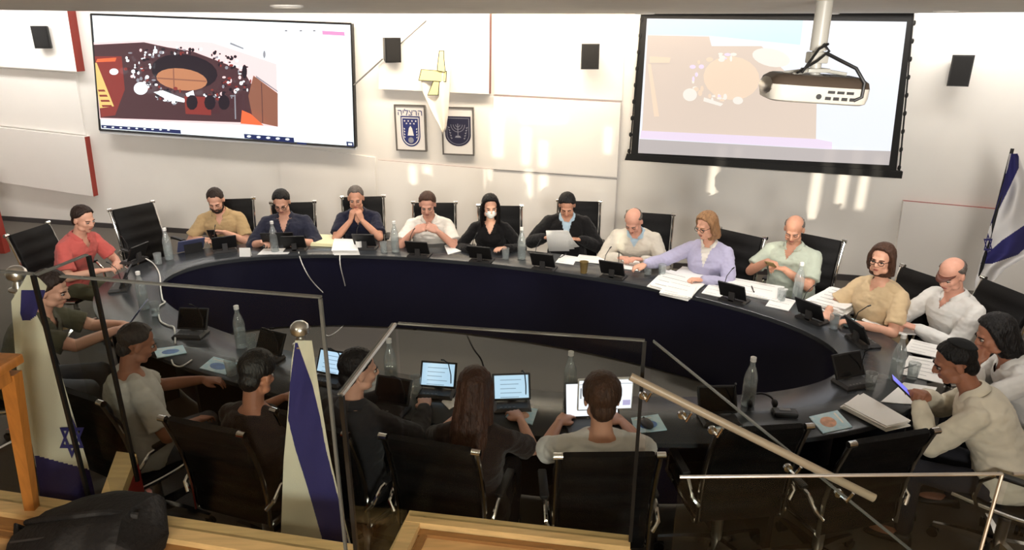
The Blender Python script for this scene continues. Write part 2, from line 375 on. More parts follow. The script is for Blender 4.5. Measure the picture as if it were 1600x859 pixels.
# stage level behind the left glass (pale floor seen through it)
# wooden stand at the far left on the gallery
tp = at(44, 538, 1.72); ft = at(52, 806, .957)
r = empty('wooden_stand', (ft.x - .3, ft.y - .02, .955), 0, 'light oak stand with a thick flat top at the left edge, on the gallery floor', 'stand')
rl = r.location
m_ = MB(); m_.box((Vector((tp.x - .30, tp.y - .26, 1.70)) - rl), (.60, .46, .035), radians(-6), bev=.006); m_.build('top', M('oak_orange'), r)
m_ = MB(); m_.box((Vector((tp.x - .30, tp.y - .26, 1.65)) - rl), (.52, .40, .06), radians(-6)); m_.build('apron', M('oak_orange'), r)
for dx, dy in ((-.02, -.06), (-.56, -.02), (-.05, -.42), (-.58, -.42)):
    m_ = MB(); t_ = Vector((tp.x + dx - .02, tp.y + dy, 1.64)) - rl; b_ = Vector((ft.x + dx * .98 + .02, ft.y + dy + .06, .955)) - rl
    m_.rings([[p + Vector(v) * s_ for v in ((-.024, -.02, 0), (.024, -.02, 0), (.024, .02, 0), (-.024, .02, 0))] for p, s_ in ((b_, .8), (t_, 1.05))]); m_.build('leg', M('oak_orange'), r)
# black bag on the gallery floor
mat('bag_black', srgb(20, 18, 18), .8, bump=.5, bscale=60, var=.2, vscale=20)
bx = at(135, 850, 1.0)
r = empty('backpack', (bx.x, bx.y, .957), radians(-9), 'black soft bag slumped on the gallery floor at the lower left', 'bag')
m_ = MB(); rg = []
for i in range(15):
    t = i / 14; x = -.27 + .54 * t; h = .05 + .13 * sin(pi * min(1, t * .55 + .05)) ** 1.0 + .05 * t; w = .13 + .05 * sin(pi * t)
    if i in (0, 14): h *= .45; w *= .6
    rg.append([Vector((x + .015 * sin(3 * a_), w * (abs(cos(a_)) ** .7) * (1 if cos(a_) > 0 else -1), max(.0, h * .5 + h * .5 * (abs(sin(a_)) ** .7) * (1 if sin(a_) > 0 else -1)) + .006 * sin(7 * a_ + 9 * t) * (sin(a_) > 0))) for a_ in [2 * pi * j / 24 for j in range(24)]])
m_.rings(rg); m_.build('body', M('bag_black'), r)
m_ = MB(); m_.tube([(-.25, .02, .09), (-.15, -.02, .15), (0, -.03, .19), (.15, -.03, .225), (.24, 0, .20)], .012, 8); m_.build('strap', M('bag_black'), r)
m_ = MB(); m_.tube([(-.26, -.03, .04), (-.275, .0, .09), (-.26, .03, .04)], .012, 8); m_.build('handle', M('bag_black'), r)
m_ = MB(); m_.tube([(-.2, -.10, .11), (0, -.11, .17), (.2, -.1, .2)], .004, 6); m_.build('zip', M('charcoal'), r)
# ================================================================ things on the back wall
def emi(name, col, s=1.0):
    m = bpy.data.materials.new(name); m.use_nodes = True; nt = m.node_tree; b = nt.nodes['Principled BSDF']
    b.inputs['Base Color'].default_value = (*[c * .1 for c in col], 1); b.inputs['Emission Color'].default_value = (*col, 1); b.inputs['Emission Strength'].default_value = s
    b.inputs['Roughness'].default_value = .25 if name[:2] != 'p_' else .95; b.inputs['Specular IOR Level'].default_value = .5 if name[:2] != 'p_' else 0.; MATS[name] = m; return m
class Screen:
    """flat pictures on a screen surface: polygons given in photo pixels, laid on a plane parallel to the wall"""
    def __init__(s, root, off): s.r = root; s.off = off; s.k = 0; s.mb = MB(); s.mats = []
    def poly(s, pts, m_):
        if m_ not in s.mats: s.mats.append(m_)
        s.k += 1
        vs = [onw(*p, off=s.off + .0004 * s.k) - s.r.location for p in pts]; s.mb.add(vs, [tuple(range(len(vs)))], s.mats.index(m_))
    def oval(s, x, y, rx, ry, m_, rot=0, n=20):
        s.poly([(x + rx * cos(t) * cos(rot) - ry * sin(t) * sin(rot), y + rx * cos(t) * sin(rot) + ry * sin(t) * cos(rot)) for t in [2 * pi * i / n for i in range(n)]], m_)
    def done(s, name): return s.mb.build(name, [M(m_) for m_ in s.mats], s.r, smooth=False)
# ---- big wall display
r = empty('wall_display', onw(350, 125, .12), 0, 'large bright wall display showing a video call of the same council room', 'screen')
TVO = .13
tl, tr, br, bl = (142, 22), (549, 37), (555, 230), (156, 203)
m_ = MB(); m_.slab([onw(*p, off=TVO) - r.location for p in (bl, br, tr, tl)], WN, .07); m_.build('housing', M('black_plastic'), r, smooth=False)
m_ = MB()
for a_, b_ in ((tl, tr), (tr, br), (br, bl), (bl, tl)):
    m_.tube([onw(*a_, off=TVO) - r.location, onw(*b_, off=TVO) - r.location], .012, 6)
m_.build('bezel', M('black_plastic'), r)
emi('s_white', srgb(236, 246, 250), 1.25); emi('s_pale', srgb(220, 236, 242), 1.2); emi('s_red', srgb(140, 60, 56), .95); emi('s_dark', srgb(84, 58, 62), .9); emi('s_navy', srgb(44, 52, 96), .9); emi('s_pink', srgb(250, 140, 185), 1.1)
emi('s_tan', srgb(190, 130, 96), .95); emi('s_black', srgb(48, 40, 48), .8); emi('s_orange', srgb(240, 110, 70), 1.); emi('s_yellow', srgb(228, 196, 120), 1.); emi('s_grey', srgb(150, 150, 158), .9); emi('s_pinkish', srgb(240, 205, 205), 1.1); emi('s_brown', srgb(150, 100, 82), .9)
s = Screen(r, TVO + .001)
s.poly([(144, 24), (547, 39), (553, 228), (158, 201)], 's_white')
# the call's picture of the room
s.poly([(146, 66), (230, 62), (330, 66), (432, 100), (435, 198), (156, 186)], 's_pinkish')
s.poly([(146, 70), (225, 66), (262, 74), (300, 80), (380, 110), (404, 150), (404, 192), (157, 184)], 's_dark')
s.poly([(148, 88), (190, 88), (195, 140), (180, 180), (158, 183), (150, 120)], 's_red')
s.poly([(396, 118), (434, 146), (434, 198), (396, 190), (388, 150)], 's_brown')
s.poly([(152, 92), (182, 90), (180, 96), (150, 97)], 's_orange')
s.poly([(146, 98), (151, 98), (178, 166), (156, 169)], 's_yellow')
for i in range(4): s.poly([(153 + 2 * i, 140 + 8 * i), (163 + 3.6 * i, 140 + 8 * i), (165 + 3.6 * i, 143 + 8 * i), (154 + 2 * i, 143 + 8 * i)], 's_red')
s.oval(288, 112, 52, 27, 's_black', .12); s.oval(284, 124, 40, 17, 's_tan', .12)
s.poly([(270, 107), (272, 107), (273, 140), (271, 140)], 's_brown'); s.poly([(246, 121), (322, 126), (322, 128), (246, 123)], 's_brown')
random.seed(4)
for i in range(230):
    t = 2 * pi * random.random(); rx, ry = 56 + random.random() * 46, 28 + random.random() * 26
    x, y = 292 + rx * cos(t), 113 + ry * sin(t) + (x_ := rx * cos(t)) * .1
    if not (160 < x < 420 and 74 < y < 180): continue
    s.oval(x, y, 1 + 2.6 * random.random(), 1 + 2.2 * random.random(), random.choice(['s_white', 's_white', 's_pinkish', 's_black', 's_black', 's_grey', 's_red']), 0, 8)
s.oval(220, 138, 11, 10, 's_white'); s.oval(178, 112, 7, 5, 's_white')
s.poly([(240, 144), (254, 141), (290, 155), (288, 160), (262, 156)], 's_white'); s.poly([(288, 150), (330, 152), (330, 180), (290, 178)], 's_red'); s.poly([(290, 146), (302, 141), (304, 150), (292, 151)], 's_white')
for px_ in (300, 328, 350): s.oval(px_, 160, 9, 12, 's_black', 0, 10)
s.poly([(378, 172), (392, 178), (412, 196), (376, 193)], 's_orange'); s.oval(382, 112, 4, 11, 's_black')
s.poly([(366, 148), (368, 148), (369, 186), (367, 186)], 's_grey'); s.poly([(360, 66), (381, 75), (380, 77), (359, 69)], 's_grey'); s.oval(413, 85, 2, 6, 's_grey')
s.poly([(400, 118), (434, 142), (434, 144), (400, 121)], 's_grey'); s.poly([(408, 130), (409, 130), (411, 192), (410, 192)], 's_dark')
# window bars of the call
s.poly([(158, 195), (282, 203), (283, 209), (159, 200)], 's_navy'); s.poly([(381, 209), (459, 215), (460, 223), (382, 216)], 's_navy'); s.poly([(541, 221), (552, 222), (553, 229), (542, 228)], 's_navy'); s.poly([(464, 222), (479, 223), (479, 226), (464, 225)], 's_navy')
for i in range(9): s.oval(164 + i * 12.4, 198.2 + i * .62, 2.2, 1.1, 's_white', .05, 8)
for i in range(5): s.oval(389 + i * 15, 213 + i * 1.15, 3.4, 1.8, 's_white', .05, 8)
s.poly([(544, 223.5), (550, 224), (550, 227), (544, 226.5)], 's_white')
s.poly([(503, 48), (538, 50), (539, 56), (504, 54)], 's_pink')
for x_ in (447, 470, 491): s.oval(x_, 48, 2.2, 1.6, 's_grey', 0, 8)
s.done('picture')
mat('tv_strip', srgb(206, 208, 212), .35); m_ = MB(); m_.slab([onw(*p, off=TVO) - r.location for p in ((156, 208), (555, 234), (555, 230), (156, 203))], WN, .06); m_.build('lower_strip', M('tv_strip'), r, smooth=False)
# ---- projection screen
r = empty('projection_screen', onw(1205, 140, .2), 0, 'large projection screen with black borders hanging in front of the wall', 'screen')
SO = .22; loc = r.location
def S3(*p): return onw(*p, off=SO) - loc
m_ = MB(); m_.slab([S3(*p) for p in ((985, 249), (1400, 272), (1428, 14), (1003, 14))], WN, .006); m_.build('fabric', mat('screen_black', srgb(14, 13, 13), .7), r, smooth=False)
emi('p_white', srgb(238, 242, 252), .86); emi('p_cyan', srgb(214, 243, 251), .85); emi('p_beige', srgb(228, 210, 195), .84); emi('p_peach', srgb(242, 218, 194), .86); emi('p_lilac', srgb(242, 226, 246), .82); emi('p_hot', srgb(254, 246, 236), .8); emi('p_grey', srgb(206, 198, 196), .72)  # projected light put in as glowing colours on the screen itself
s = Screen(r, SO + .001)
s.poly([(1011, 29), (1417, 34), (1389, 258), (997, 239)], 'p_white')
s.poly([(1012, 30), (1255, 32), (1250, 70), (1110, 56), (1012, 54)], 'p_cyan')
s.poly([(1012, 55), (1108, 57), (1112, 72), (1190, 72), (1215, 100), (1276, 160), (1275, 218), (1003, 205)], 'p_beige')
s.oval(1143, 122, 44, 34, 'p_peach', .1)
s.oval(1205, 90, 30, 14, 'p_hot', .2)
random.seed(9)
for i in range(30):
    t = pi * (.5 + random.random() * 1.1); s.oval(1143 + 58 * cos(t) + random.uniform(-8, 8), 122 - 34 * sin(t) * (1 if random.random() < .5 else -1) + random.uniform(-6, 6), random.uniform(2, 6), random.uniform(1.5, 5), random.choice(['p_hot', 'p_hot', 'p_lilac', 'p_peach']), 0, 9)
s.oval(1078, 148, 11, 10, 'p_hot'); s.poly([(1100, 152), (1130, 162), (1126, 166), (1099, 158)], 'p_hot'); s.oval(1153, 157, 8, 6, 'p_hot'); s.poly([(1015, 88), (1048, 90), (1046, 98), (1015, 98)], 'p_peach'); s.poly([(1012, 100), (1017, 100), (1030, 182), (1022, 182)], 'p_peach')
s.poly([(1002, 204), (1275, 217), (1300, 222), (1300, 233), (1000, 216)], 'p_lilac'); s.poly([(999, 217), (1290, 233), (1392, 236), (1389, 258), (997, 239)], 'p_grey')
s.done('picture')
m_ = MB(); m_.slab([onw(*p, off=SO + .03) - loc for p in ((976, 250), (1409, 279), (1411, 268), (979, 241))], WN, .06); m_.build('bottom_bar', M('screen_black'), r, smooth=False)
m_ = MB()
for k in range(9):
    for xa, xb, ya, yb in ((1003, 983, 30, 236), (1428, 1405, 36, 262)):
        t = k / 8; m_ = MB(); m_.ell(S3(lerp(xa, xb, t), lerp(ya, yb, t)), (.02, .012, .03), n=8, k=5); m_.build('tension_tab', M('screen_black'), r)

m_ = MB()
for xa, xb, ya, yb in ((1003, 983, 14, 250), (1428, 1405, 14, 270)): m_ = MB(); m_.tube([S3(xa, ya), S3(xb, yb)], .008, 6); m_.build('tension_cord', M('screen_black'), r)
m_ = MB(); a_ = onw(995, 12, SO + .05); b_ = onw(1436, 12, SO + .05); m_.tube([a_ - loc, b_ - loc], .05, 12); m_.build('roller_case', M('white_plastic'), r)
# ---- wall loudspeakers
def speaker(px, w, h, dep, rz, label, tilt=0):
    x, y = px; p = onw(x, y, .16)
    r = empty('loudspeaker', p, 0, label, 'speaker', 'small black wall loudspeakers')
    Rm = Matrix.Rotation(atan2(WD.y, WD.x) + rz, 4, 'Z') @ Matrix.Rotation(tilt, 4, 'X')
    a_ = MB(); a_.rings([[Vector((sx_ * w * k / 2, yy, sz_ * h * k2 / 2)) for sx_, sz_ in ((-1, -1), (1, -1), (1, 1), (-1, 1))] for yy, k, k2 in ((dep / 2, .72, .85), (dep / 2 - .01, .76, .88), (-dep / 2 + .012, 1, 1), (-dep / 2, .96, .97))]); a_.xform(Rm); a_.build('body', M('black_plastic'), r, smooth=False)
    a_ = MB(); a_.box((0, -dep / 2 - .004, 0), (w * .86, .008, h * .9), bev=.003); a_.xform(Rm); a_.build('grille', mat('grille', srgb(30, 29, 29), .8, bump=.6, bscale=900), r, smooth=False)
    a_ = MB(); a_.tube([Rm @ Vector((0, dep / 2 - .02, 0)), Rm @ Vector((0, dep / 2 + .03, 0)), -WN * .155], .012, 8); a_.lathe([(.04, 0), (.04, .012)], -WN * .16, 12, axis=WN); a_.build('bracket', M('black_plastic'), r)
speaker((611, 77), .19, .28, .19, radians(38), 'black wall loudspeaker between the display and the white flag', .1)
speaker((921, 88), .20, .27, .16, radians(14), 'black wall loudspeaker left of the projection screen')
speaker((1500, 110), .19, .30, .16, radians(-14), 'black wall loudspeaker right of the projection screen')
speaker((68, 58), .20, .28, .17, radians(22), 'black wall loudspeaker left of the large wall display')
a_ = MB(); a_.tube([onw(553, 133, .14), onw(598, 92, .13)], .009, 8); a_.tube([onw(622, 72, .13), onw(682, 18, .13)], .007, 8)
tag(a_.build('speaker_cable', M('grey_plastic')), 'grey cable running diagonally up past the loudspeaker beside the display', 'cable')
# ---- framed crests
mat('crest_blue', srgb(44, 52, 108), .5); mat('crest_dark', srgb(38, 38, 62), .5); mat('crest_grey', srgb(140, 140, 150), .5); mat('mat_white', srgb(222, 218, 214), .7); mat('frame_grey', srgb(132, 128, 124), .35, metal=.6)
XW = WD; ZW = Vector((0, 0, 1))
def frame(px, w, h, label):
    p = onw(*px, .03); r = empty('framed_crest', p, 0, label, 'picture frame', 'framed crests on the wall')
    def P(x, z, o): return XW * x + ZW * z + WN * o
    a_ = MB(); a_.slab([P(-w / 2, -h / 2, .01), P(w / 2, -h / 2, .01), P(w / 2, h / 2, .01), P(-w / 2, h / 2, .01)], WN, .02); a_.build('board', M('mat_white'), r, smooth=False)
    a_ = MB(); t = .018
    for x0, x1, z0, z1 in ((-w / 2, w / 2, h / 2 - t, h / 2), (-w / 2, w / 2, -h / 2, -h / 2 + t), (-w / 2, -w / 2 + t, -h / 2 + t, h / 2 - t), (w / 2 - t, w / 2, -h / 2 + t, h / 2 - t)):
        a_.slab([P(x0, z0, .022), P(x1, z0, .022), P(x1, z1, .022), P(x0, z1, .022)], WN, .035)
    a_.build('frame', M('frame_grey'), r, smooth=False)
    return r, P
def flat(mb_, P, pts, o, mi=0): mb_.slab([P(x, z, o) for x, z in pts], WN, .0015, mi)
def shield(w, h, n=10):
    return [(-w / 2, h / 2), (-w / 2, -h * .12)] + [(-w / 2 * cos(t), -h * .12 - h * .38 * sin(t)) for t in [pi / 2 * i / n for i in range(1, n)]] + [(0, -h / 2)] + [(w / 2 * cos(t), -h * .12 - h * .38 * sin(t)) for t in [pi / 2 * i / n for i in range(n - 1, 0, -1)]] + [(w / 2, -h * .12), (w / 2, h / 2)]
def shift(pts, dx, dz): return [(x + dx, z + dz) for x, z in pts]
def star(x, z, r_, k=5, inner=.42): return [(x + (r_ if i % 2 == 0 else r_ * inner) * sin(pi * i / k), z + (r_ if i % 2 == 0 else r_ * inner) * cos(pi * i / k)) for i in range(2 * k)]
sz = 1.0
wF = (onw(666, 200, .03) - onw(618, 200, .03)).length; hF = (onw(642, 164, .03) - onw(642, 236, .03)).length
r, P = frame((642, 200), wF, hF, 'framed city crest, blue shield with stars under a Hebrew word, left of the white flag')
a_ = MB()
flat(a_, P, shift(shield(wF * .62, hF * .66), 0, -hF * .07), .0125, 0); flat(a_, P, shift(shield(wF * .55, hF * .60), 0, -hF * .07), .0135, 1); flat(a_, P, shift(shield(wF * .50, hF * .56), 0, -hF * .07), .0145, 0)
for i in range(4): flat(a_, P, star(-wF * .18 + wF * .12 * i, hF * .155, wF * .035), .0155, 1)
for i in range(3): flat(a_, P, star(-wF * .12 + wF * .12 * i, hF * .10, wF * .035), .0155, 1)
flat(a_, P, [(-wF * .10, -hF * .16), (wF * .10, -hF * .16), (wF * .07, -hF * .06), (wF * .05, hF * .0), (0, hF * .05), (-wF * .05, 0), (-wF * .07, -hF * .06)], .0155, 1)
flat(a_, P, [(wF * .09 * cos(t), -hF * .26 + wF * .09 * sin(t)) for t in [2 * pi * i / 14 for i in range(14)]], .0155, 2)
for sg in (-1, 1):
    for i in range(4): flat(a_, P, [(sg * wF * .17, -hF * (.02 + .06 * i)), (sg * wF * .22, -hF * (-.01 + .06 * i)), (sg * wF * .21, -hF * (.035 + .06 * i))][::sg], .0155, 1)
a_.build('crest', [M('crest_blue'), M('mat_white'), M('crest_grey')], r, smooth=False)
def text(body, name, m_, parent, loc, size, xdir, zdir, al='CENTER', ext=.0008):
    cu = bpy.data.curves.new(name, 'FONT'); cu.body = body; cu.size = size; cu.align_x = al; cu.align_y = 'CENTER'; cu.extrude = ext
    o = bpy.data.objects.new(name, cu); COL.objects.link(o); dg = bpy.context.evaluated_depsgraph_get(); me = bpy.data.meshes.new_from_object(o.evaluated_get(dg)); bpy.data.objects.remove(o)
    n = xdir.cross(zdir); mx = Matrix((xdir, zdir, n)).transposed(); me.transform(mx.to_4x4()); me.materials.clear(); me.materials.append(m_)
    o = bpy.data.objects.new(name, me); COL.objects.link(o); o.location = loc
    if parent: o.parent = parent
    return o
text('\u05d4\u05d9\u05dc\u05e6\u05e8\u05d4', 'lettering', M('crest_blue'), r, P(0, hF * .33, .013), wF * .26, XW, ZW)
wF = (onw(741, 205, .03) - onw(691, 205, .03)).length; hF = (onw(716, 167, .03) - onw(716, 242, .03)).length
r, P = frame((716, 205), wF, hF, 'framed state emblem, dark shield with a menorah, right of the white flag')
a_ = MB()
flat(a_, P, shift(shield(wF * .80, hF * .62), 0, 0), .0125, 0); flat(a_, P, shift(shield(wF * .70, hF * .55), 0, 0), .0135, 1); flat(a_, P, shift(shield(wF * .67, hF * .53), 0, 0), .0145, 0)
flat(a_, P, [(-.004, -hF * .10), (.004, -hF * .10), (.004, hF * .16), (-.004, hF * .16)], .0155, 1)
for k in (1, 2, 3):
    ro = wF * .075 * k
    for i in range(8):
        t0, t1_ = pi + pi * i / 8, pi + pi * (i + 1) / 8
        flat(a_, P, [(ro * cos(t0), hF * .14 + ro * sin(t0)), (ro * cos(t1_), hF * .14 + ro * sin(t1_)), ((ro - .006) * cos(t1_), hF * .14 + (ro - .006) * sin(t1_)), ((ro - .006) * cos(t0), hF * .14 + (ro - .006) * sin(t0))][::-1], .0155, 1)
flat(a_, P, [(-wF * .10, -hF * .13), (wF * .10, -hF * .13), (wF * .06, -hF * .09), (-wF * .06, -hF * .09)], .0155, 1)
for sg in (-1, 1):
    for i in range(5): flat(a_, P, [(sg * wF * (.25 - .02 * i), hF * (.08 - .055 * i)), (sg * wF * (.32 - .02 * i), hF * (.10 - .055 * i)), (sg * wF * (.28 - .02 * i), hF * (.055 - .055 * i))][::sg], .0155, 1)
a_.build('emblem', [M('crest_dark'), M('crest_grey')], r, smooth=False)
# ---- white flag with a yellow ribbon hanging in front of the crests
mat('cloth_white', srgb(238, 230, 218), .8, bump=.15, bscale=25); mat('ribbon_yellow', srgb(248, 234, 158), .7); mat('ribbon_line', srgb(60, 58, 48), .7)
FO = .22
r = empty('hanging_flag', onw(685, 110, FO), 0, 'white flag with a yellow ribbon hanging in folds between the two framed crests', 'flag'); loc = r.location
Lx = [(14, 668), (60, 664), (100, 656), (143, 660), (170, 672), (196, 686), (206, 691)]; Rx = [(14, 699), (60, 701), (110, 704), (150, 702), (180, 700), (200, 697), (207, 695)]
a_ = MB(); NR, NC = 40, 22; g = []
for i in range(NR + 1):
    y = lerp(14, 207, i / NR); row = []
    for j in range(NC + 1):
        t = j / NC; x = lerp(pw(Lx, y), pw(Rx, y), t); row.append(onw(x, y + 3 * sin(t * 6), FO + .035 * sin(t * 9 + y * .01) * (.4 + .6 * t)) - loc)
    g.append(row)
a_.add([p for row in g for p in row], [(i * (NC + 1) + j, i * (NC + 1) + j + 1, (i + 1) * (NC + 1) + j + 1, (i + 1) * (NC + 1) + j) for i in range(NR) for j in range(NC)])
fo = a_.build('cloth', M('cloth_white'), r); md = fo.modifiers.new('thickness', 'SOLIDIFY'); md.thickness = .004
def rib(pts):
    n = len(pts); cx = sum(p[0] for p in pts) / n; cy = sum(p[1] for p in pts) / n
    def off(x, y): 
        t = (x - pw(Lx, y)) / max(1, pw(Rx, y) - pw(Lx, y)); return FO + .035 * sin(t * 9 + y * .01) * (.4 + .6 * max(0, min(1, t)))
    big = [(cx + (x - cx) * 1.0 + (1.2 if x > cx else -1.2), cy + (y - cy) + (1.1 if y > cy else -1.1)) for x, y in pts]
    oo = max(off(x, y) for x, y in pts) + .012
    b_.slab([onw(x, y, oo) - loc for x, y in big][::-1], WN, .002, 1); b_.slab([onw(x, y, oo + .002) - loc for x, y in pts][::-1], WN, .002, 0)
b_ = MB()
rib([(687, 80), (693, 80), (693, 96), (685, 108), (684, 104)]); rib([(684, 104), (693, 92), (695, 112), (684, 110)]); rib([(679, 124), (686, 124), (684, 148), (669, 148)]); rib([(659, 109), (697, 112), (696, 127), (655, 125)])
b_.build('ribbon', [M('ribbon_yellow'), M('ribbon_line')], r, smooth=False)
a_ = MB(); a_.tube([onw(664, 14, FO) - loc, onw(702, 15, FO) - loc], .01, 8); a_.build('rod', M('silver'), r)
# ---- lights in the ceiling edge
for (x, y, lab) in ((1008, 18, 'flat white downlight in the ceiling edge above the left of the projection screen'), (1295, 18, 'flat white downlight in the ceiling edge right of the projector pole'), (448, 5, 'flat white downlight in the ceiling edge above the large wall display'), (1478, 15, 'flat white downlight in the ceiling edge above the right loudspeaker')):
    p = at(x, y, 2.885) if y < 30 else None
    d = Vector((p.x, p.y)) - CLC
    k = sqrt((d.x / 5.2) ** 2 + (d.y / 3.3) ** 2)
    if k > .95: d *= .95 / k
    p = Vector((CLC.x + d.x, CLC.y + d.y, 2.87))
    r = empty('downlight', p, 0, lab, 'ceiling light', 'downlights in the oval ceiling')
    a_ = MB(); a_.lathe([(.085, .012), (.09, -.004), (.075, -.008), (.07, .004)], n=24, cap=False); a_.build('rim', M('white_plastic'), r)
    a_ = MB(); a_.lathe([(.072, -.002), (.071, -.004)], n=24); a_.build('lens', emi('lamp_glow', (1, .86, .66), 2.0) if 'lamp_glow' not in MATS else M('lamp_glow'), r)
# ---- projector on its pole
Dp = 3.3
pc = atD(1270, 136, Dp); pt = Vector((pc.x, pc.y, 2.875))
r = empty('projector', pc, 0, 'white ceiling projector with dark top hanging on a pole in front of the screen', 'projector'); 
K = Dp / F / cos(PITCH) * 1.0
a_ = MB(); w, dd, h = .44, .30, .125
pz = pc
body = []
for z, kx, ky in ((-.062, .90, .9), (-.055, .97, .97), (-.03, 1, 1), (.012, 1, 1)):
    body.append([Vector((kx * w / 2 * (abs(cos(t)) ** .35) * (1 if cos(t) > 0 else -1), ky * dd / 2 * (abs(sin(t)) ** .35) * (1 if sin(t) > 0 else -1), z)) for t in [2 * pi * i / 40 for i in range(40)]])
a_.rings(body); RP = Matrix.Rotation(radians(-7), 4, 'Z') @ Matrix.Rotation(radians(3), 4, 'Y'); a_.xform(RP); a_.build('lower_case', mat('proj_white', srgb(196, 192, 182), .4), r)
a_ = MB(); body = []
for z, kx, ky in ((.012, 1.0, 1.0), (.035, .97, .96), (.052, .86, .84), (.056, .80, .78)):
    body.append([Vector((kx * w / 2 * (abs(cos(t)) ** .35) * (1 if cos(t) > 0 else -1), ky * dd / 2 * (abs(sin(t)) ** .35) * (1 if sin(t) > 0 else -1), z)) for t in [2 * pi * i / 40 for i in range(40)]])
a_.rings(body); a_.xform(RP); a_.build('upper_case', mat('proj_dark', srgb(84, 72, 62), .3, metal=.3), r)
a_ = MB()
for i in range(4): a_.box((.03 + i * .035, -dd / 2 - .001, -.035), (.024, .004, .014))
for i in range(3): a_.box((.04 + i * .04, -dd / 2 - .001, -.008), (.03, .004, .012))
a_.lathe([(.012, 0), (.012, .004)], (-.01, -dd / 2 + .002, -.03), 12, axis=(0, -1, 0)); a_.xform(RP); a_.build('socket', M('black_plastic'), r, smooth=False)
a_ = MB(); a_.lathe([(.045, 0), (.045, .03), (.032, .032)], (-.12, dd / 2 - .01, -.01), 20, axis=(0, 1, 0)); a_.xform(RP); a_.build('lens', M('black_gloss'), r)
a_ = MB(); a_.ell((-.215, -.03, .0), (.028, .10, .04), n=12, k=7); a_.xform(RP); a_.build('vent_cheek', M('steel_satin'), r)
a_ = MB()
for i in range(5): a_.box((.10, -.09 + i * .028, .0575), (.12, .008, .003))
a_.xform(RP); a_.build('top_vent', M('black_plastic'), r, smooth=False)
a_ = MB(); a_.lathe([(.036, .16), (.036, pt.z - pc.z)], n=20); a_.build('pole', mat('pole_grey', srgb(170, 168, 160), .4), r)
a_ = MB(); a_.lathe([(.024, .055), (.024, .16)], n=16); a_.box((0, 0, .13), (.085, .06, .05), bev=.006); a_.box((0, 0, .075), (.10, .10, .018), bev=.004); a_.tube([(-.12, -.06, .06), (0, 0, .08), (.12, -.06, .06)], .008, 8); a_.tube([(-.12, .06, .06), (0, 0, .08), (.12, .06, .06)], .008, 8); a_.build('mount', M('pole_grey'), r)
a_ = MB()
a_.tube([(-.10, -.10, .07), (-.085, -.12, .11), (-.03, -.08, .17), (.02, -.05, .19)], .006, 8); a_.tube([(.02, -.05, .15), (.06, -.09, .125), (.12, -.14, .09), (.155, -.165, .03), (.15, -.17, -.03), (.12, -.165, -.045)], .008, 8); a_.tube([(.0, -.05, .19), (.03, -.05, .16), (-.02, -.06, .12), (-.12, -.1, .07)], .006, 8); a_.build('cable', M('cable_black'), r)
# ================================================================ oval conference table
r = empty('conference_table', (TC.x, TC.y, 0), 0, 'large black oval ring-shaped conference table with an open middle', 'table')
NT = 120; OW = .47
def ring_pts(off, z): return [Vector((*(oval(2 * pi * i / NT, off) - TC), z)) for i in range(NT)]
a_ = MB(); a_.rings([ring_pts(.0, .715), ring_pts(OW, .715), ring_pts(OW + .006, .72), ring_pts(OW + .006, .745), ring_pts(OW, .75), ring_pts(.006, .75), ring_pts(.0, .745)], 0, closed=True); a_.build('tabletop', M('table_grey'), r)
a_ = MB(); a_.rings([ring_pts(.012, .02), ring_pts(.03, .02), ring_pts(.03, .715), ring_pts(.012, .715)], 0, closed=True); a_.build('inner_panel', M('table_panel'), r)
for k in range(14):
    t = 2 * pi * (k + .5) / 14; p = oval(t, OW * .55) - TC; n_ = (oval(t, 1) - oval(t, 0)); b_ = MB(); b_.box((0, 0, .36), (OW * .8, .03, .71), atan2(n_.y, n_.x)); b_.build('support', M('table_black'), r, loc=(p.x, p.y, 0), smooth=False)
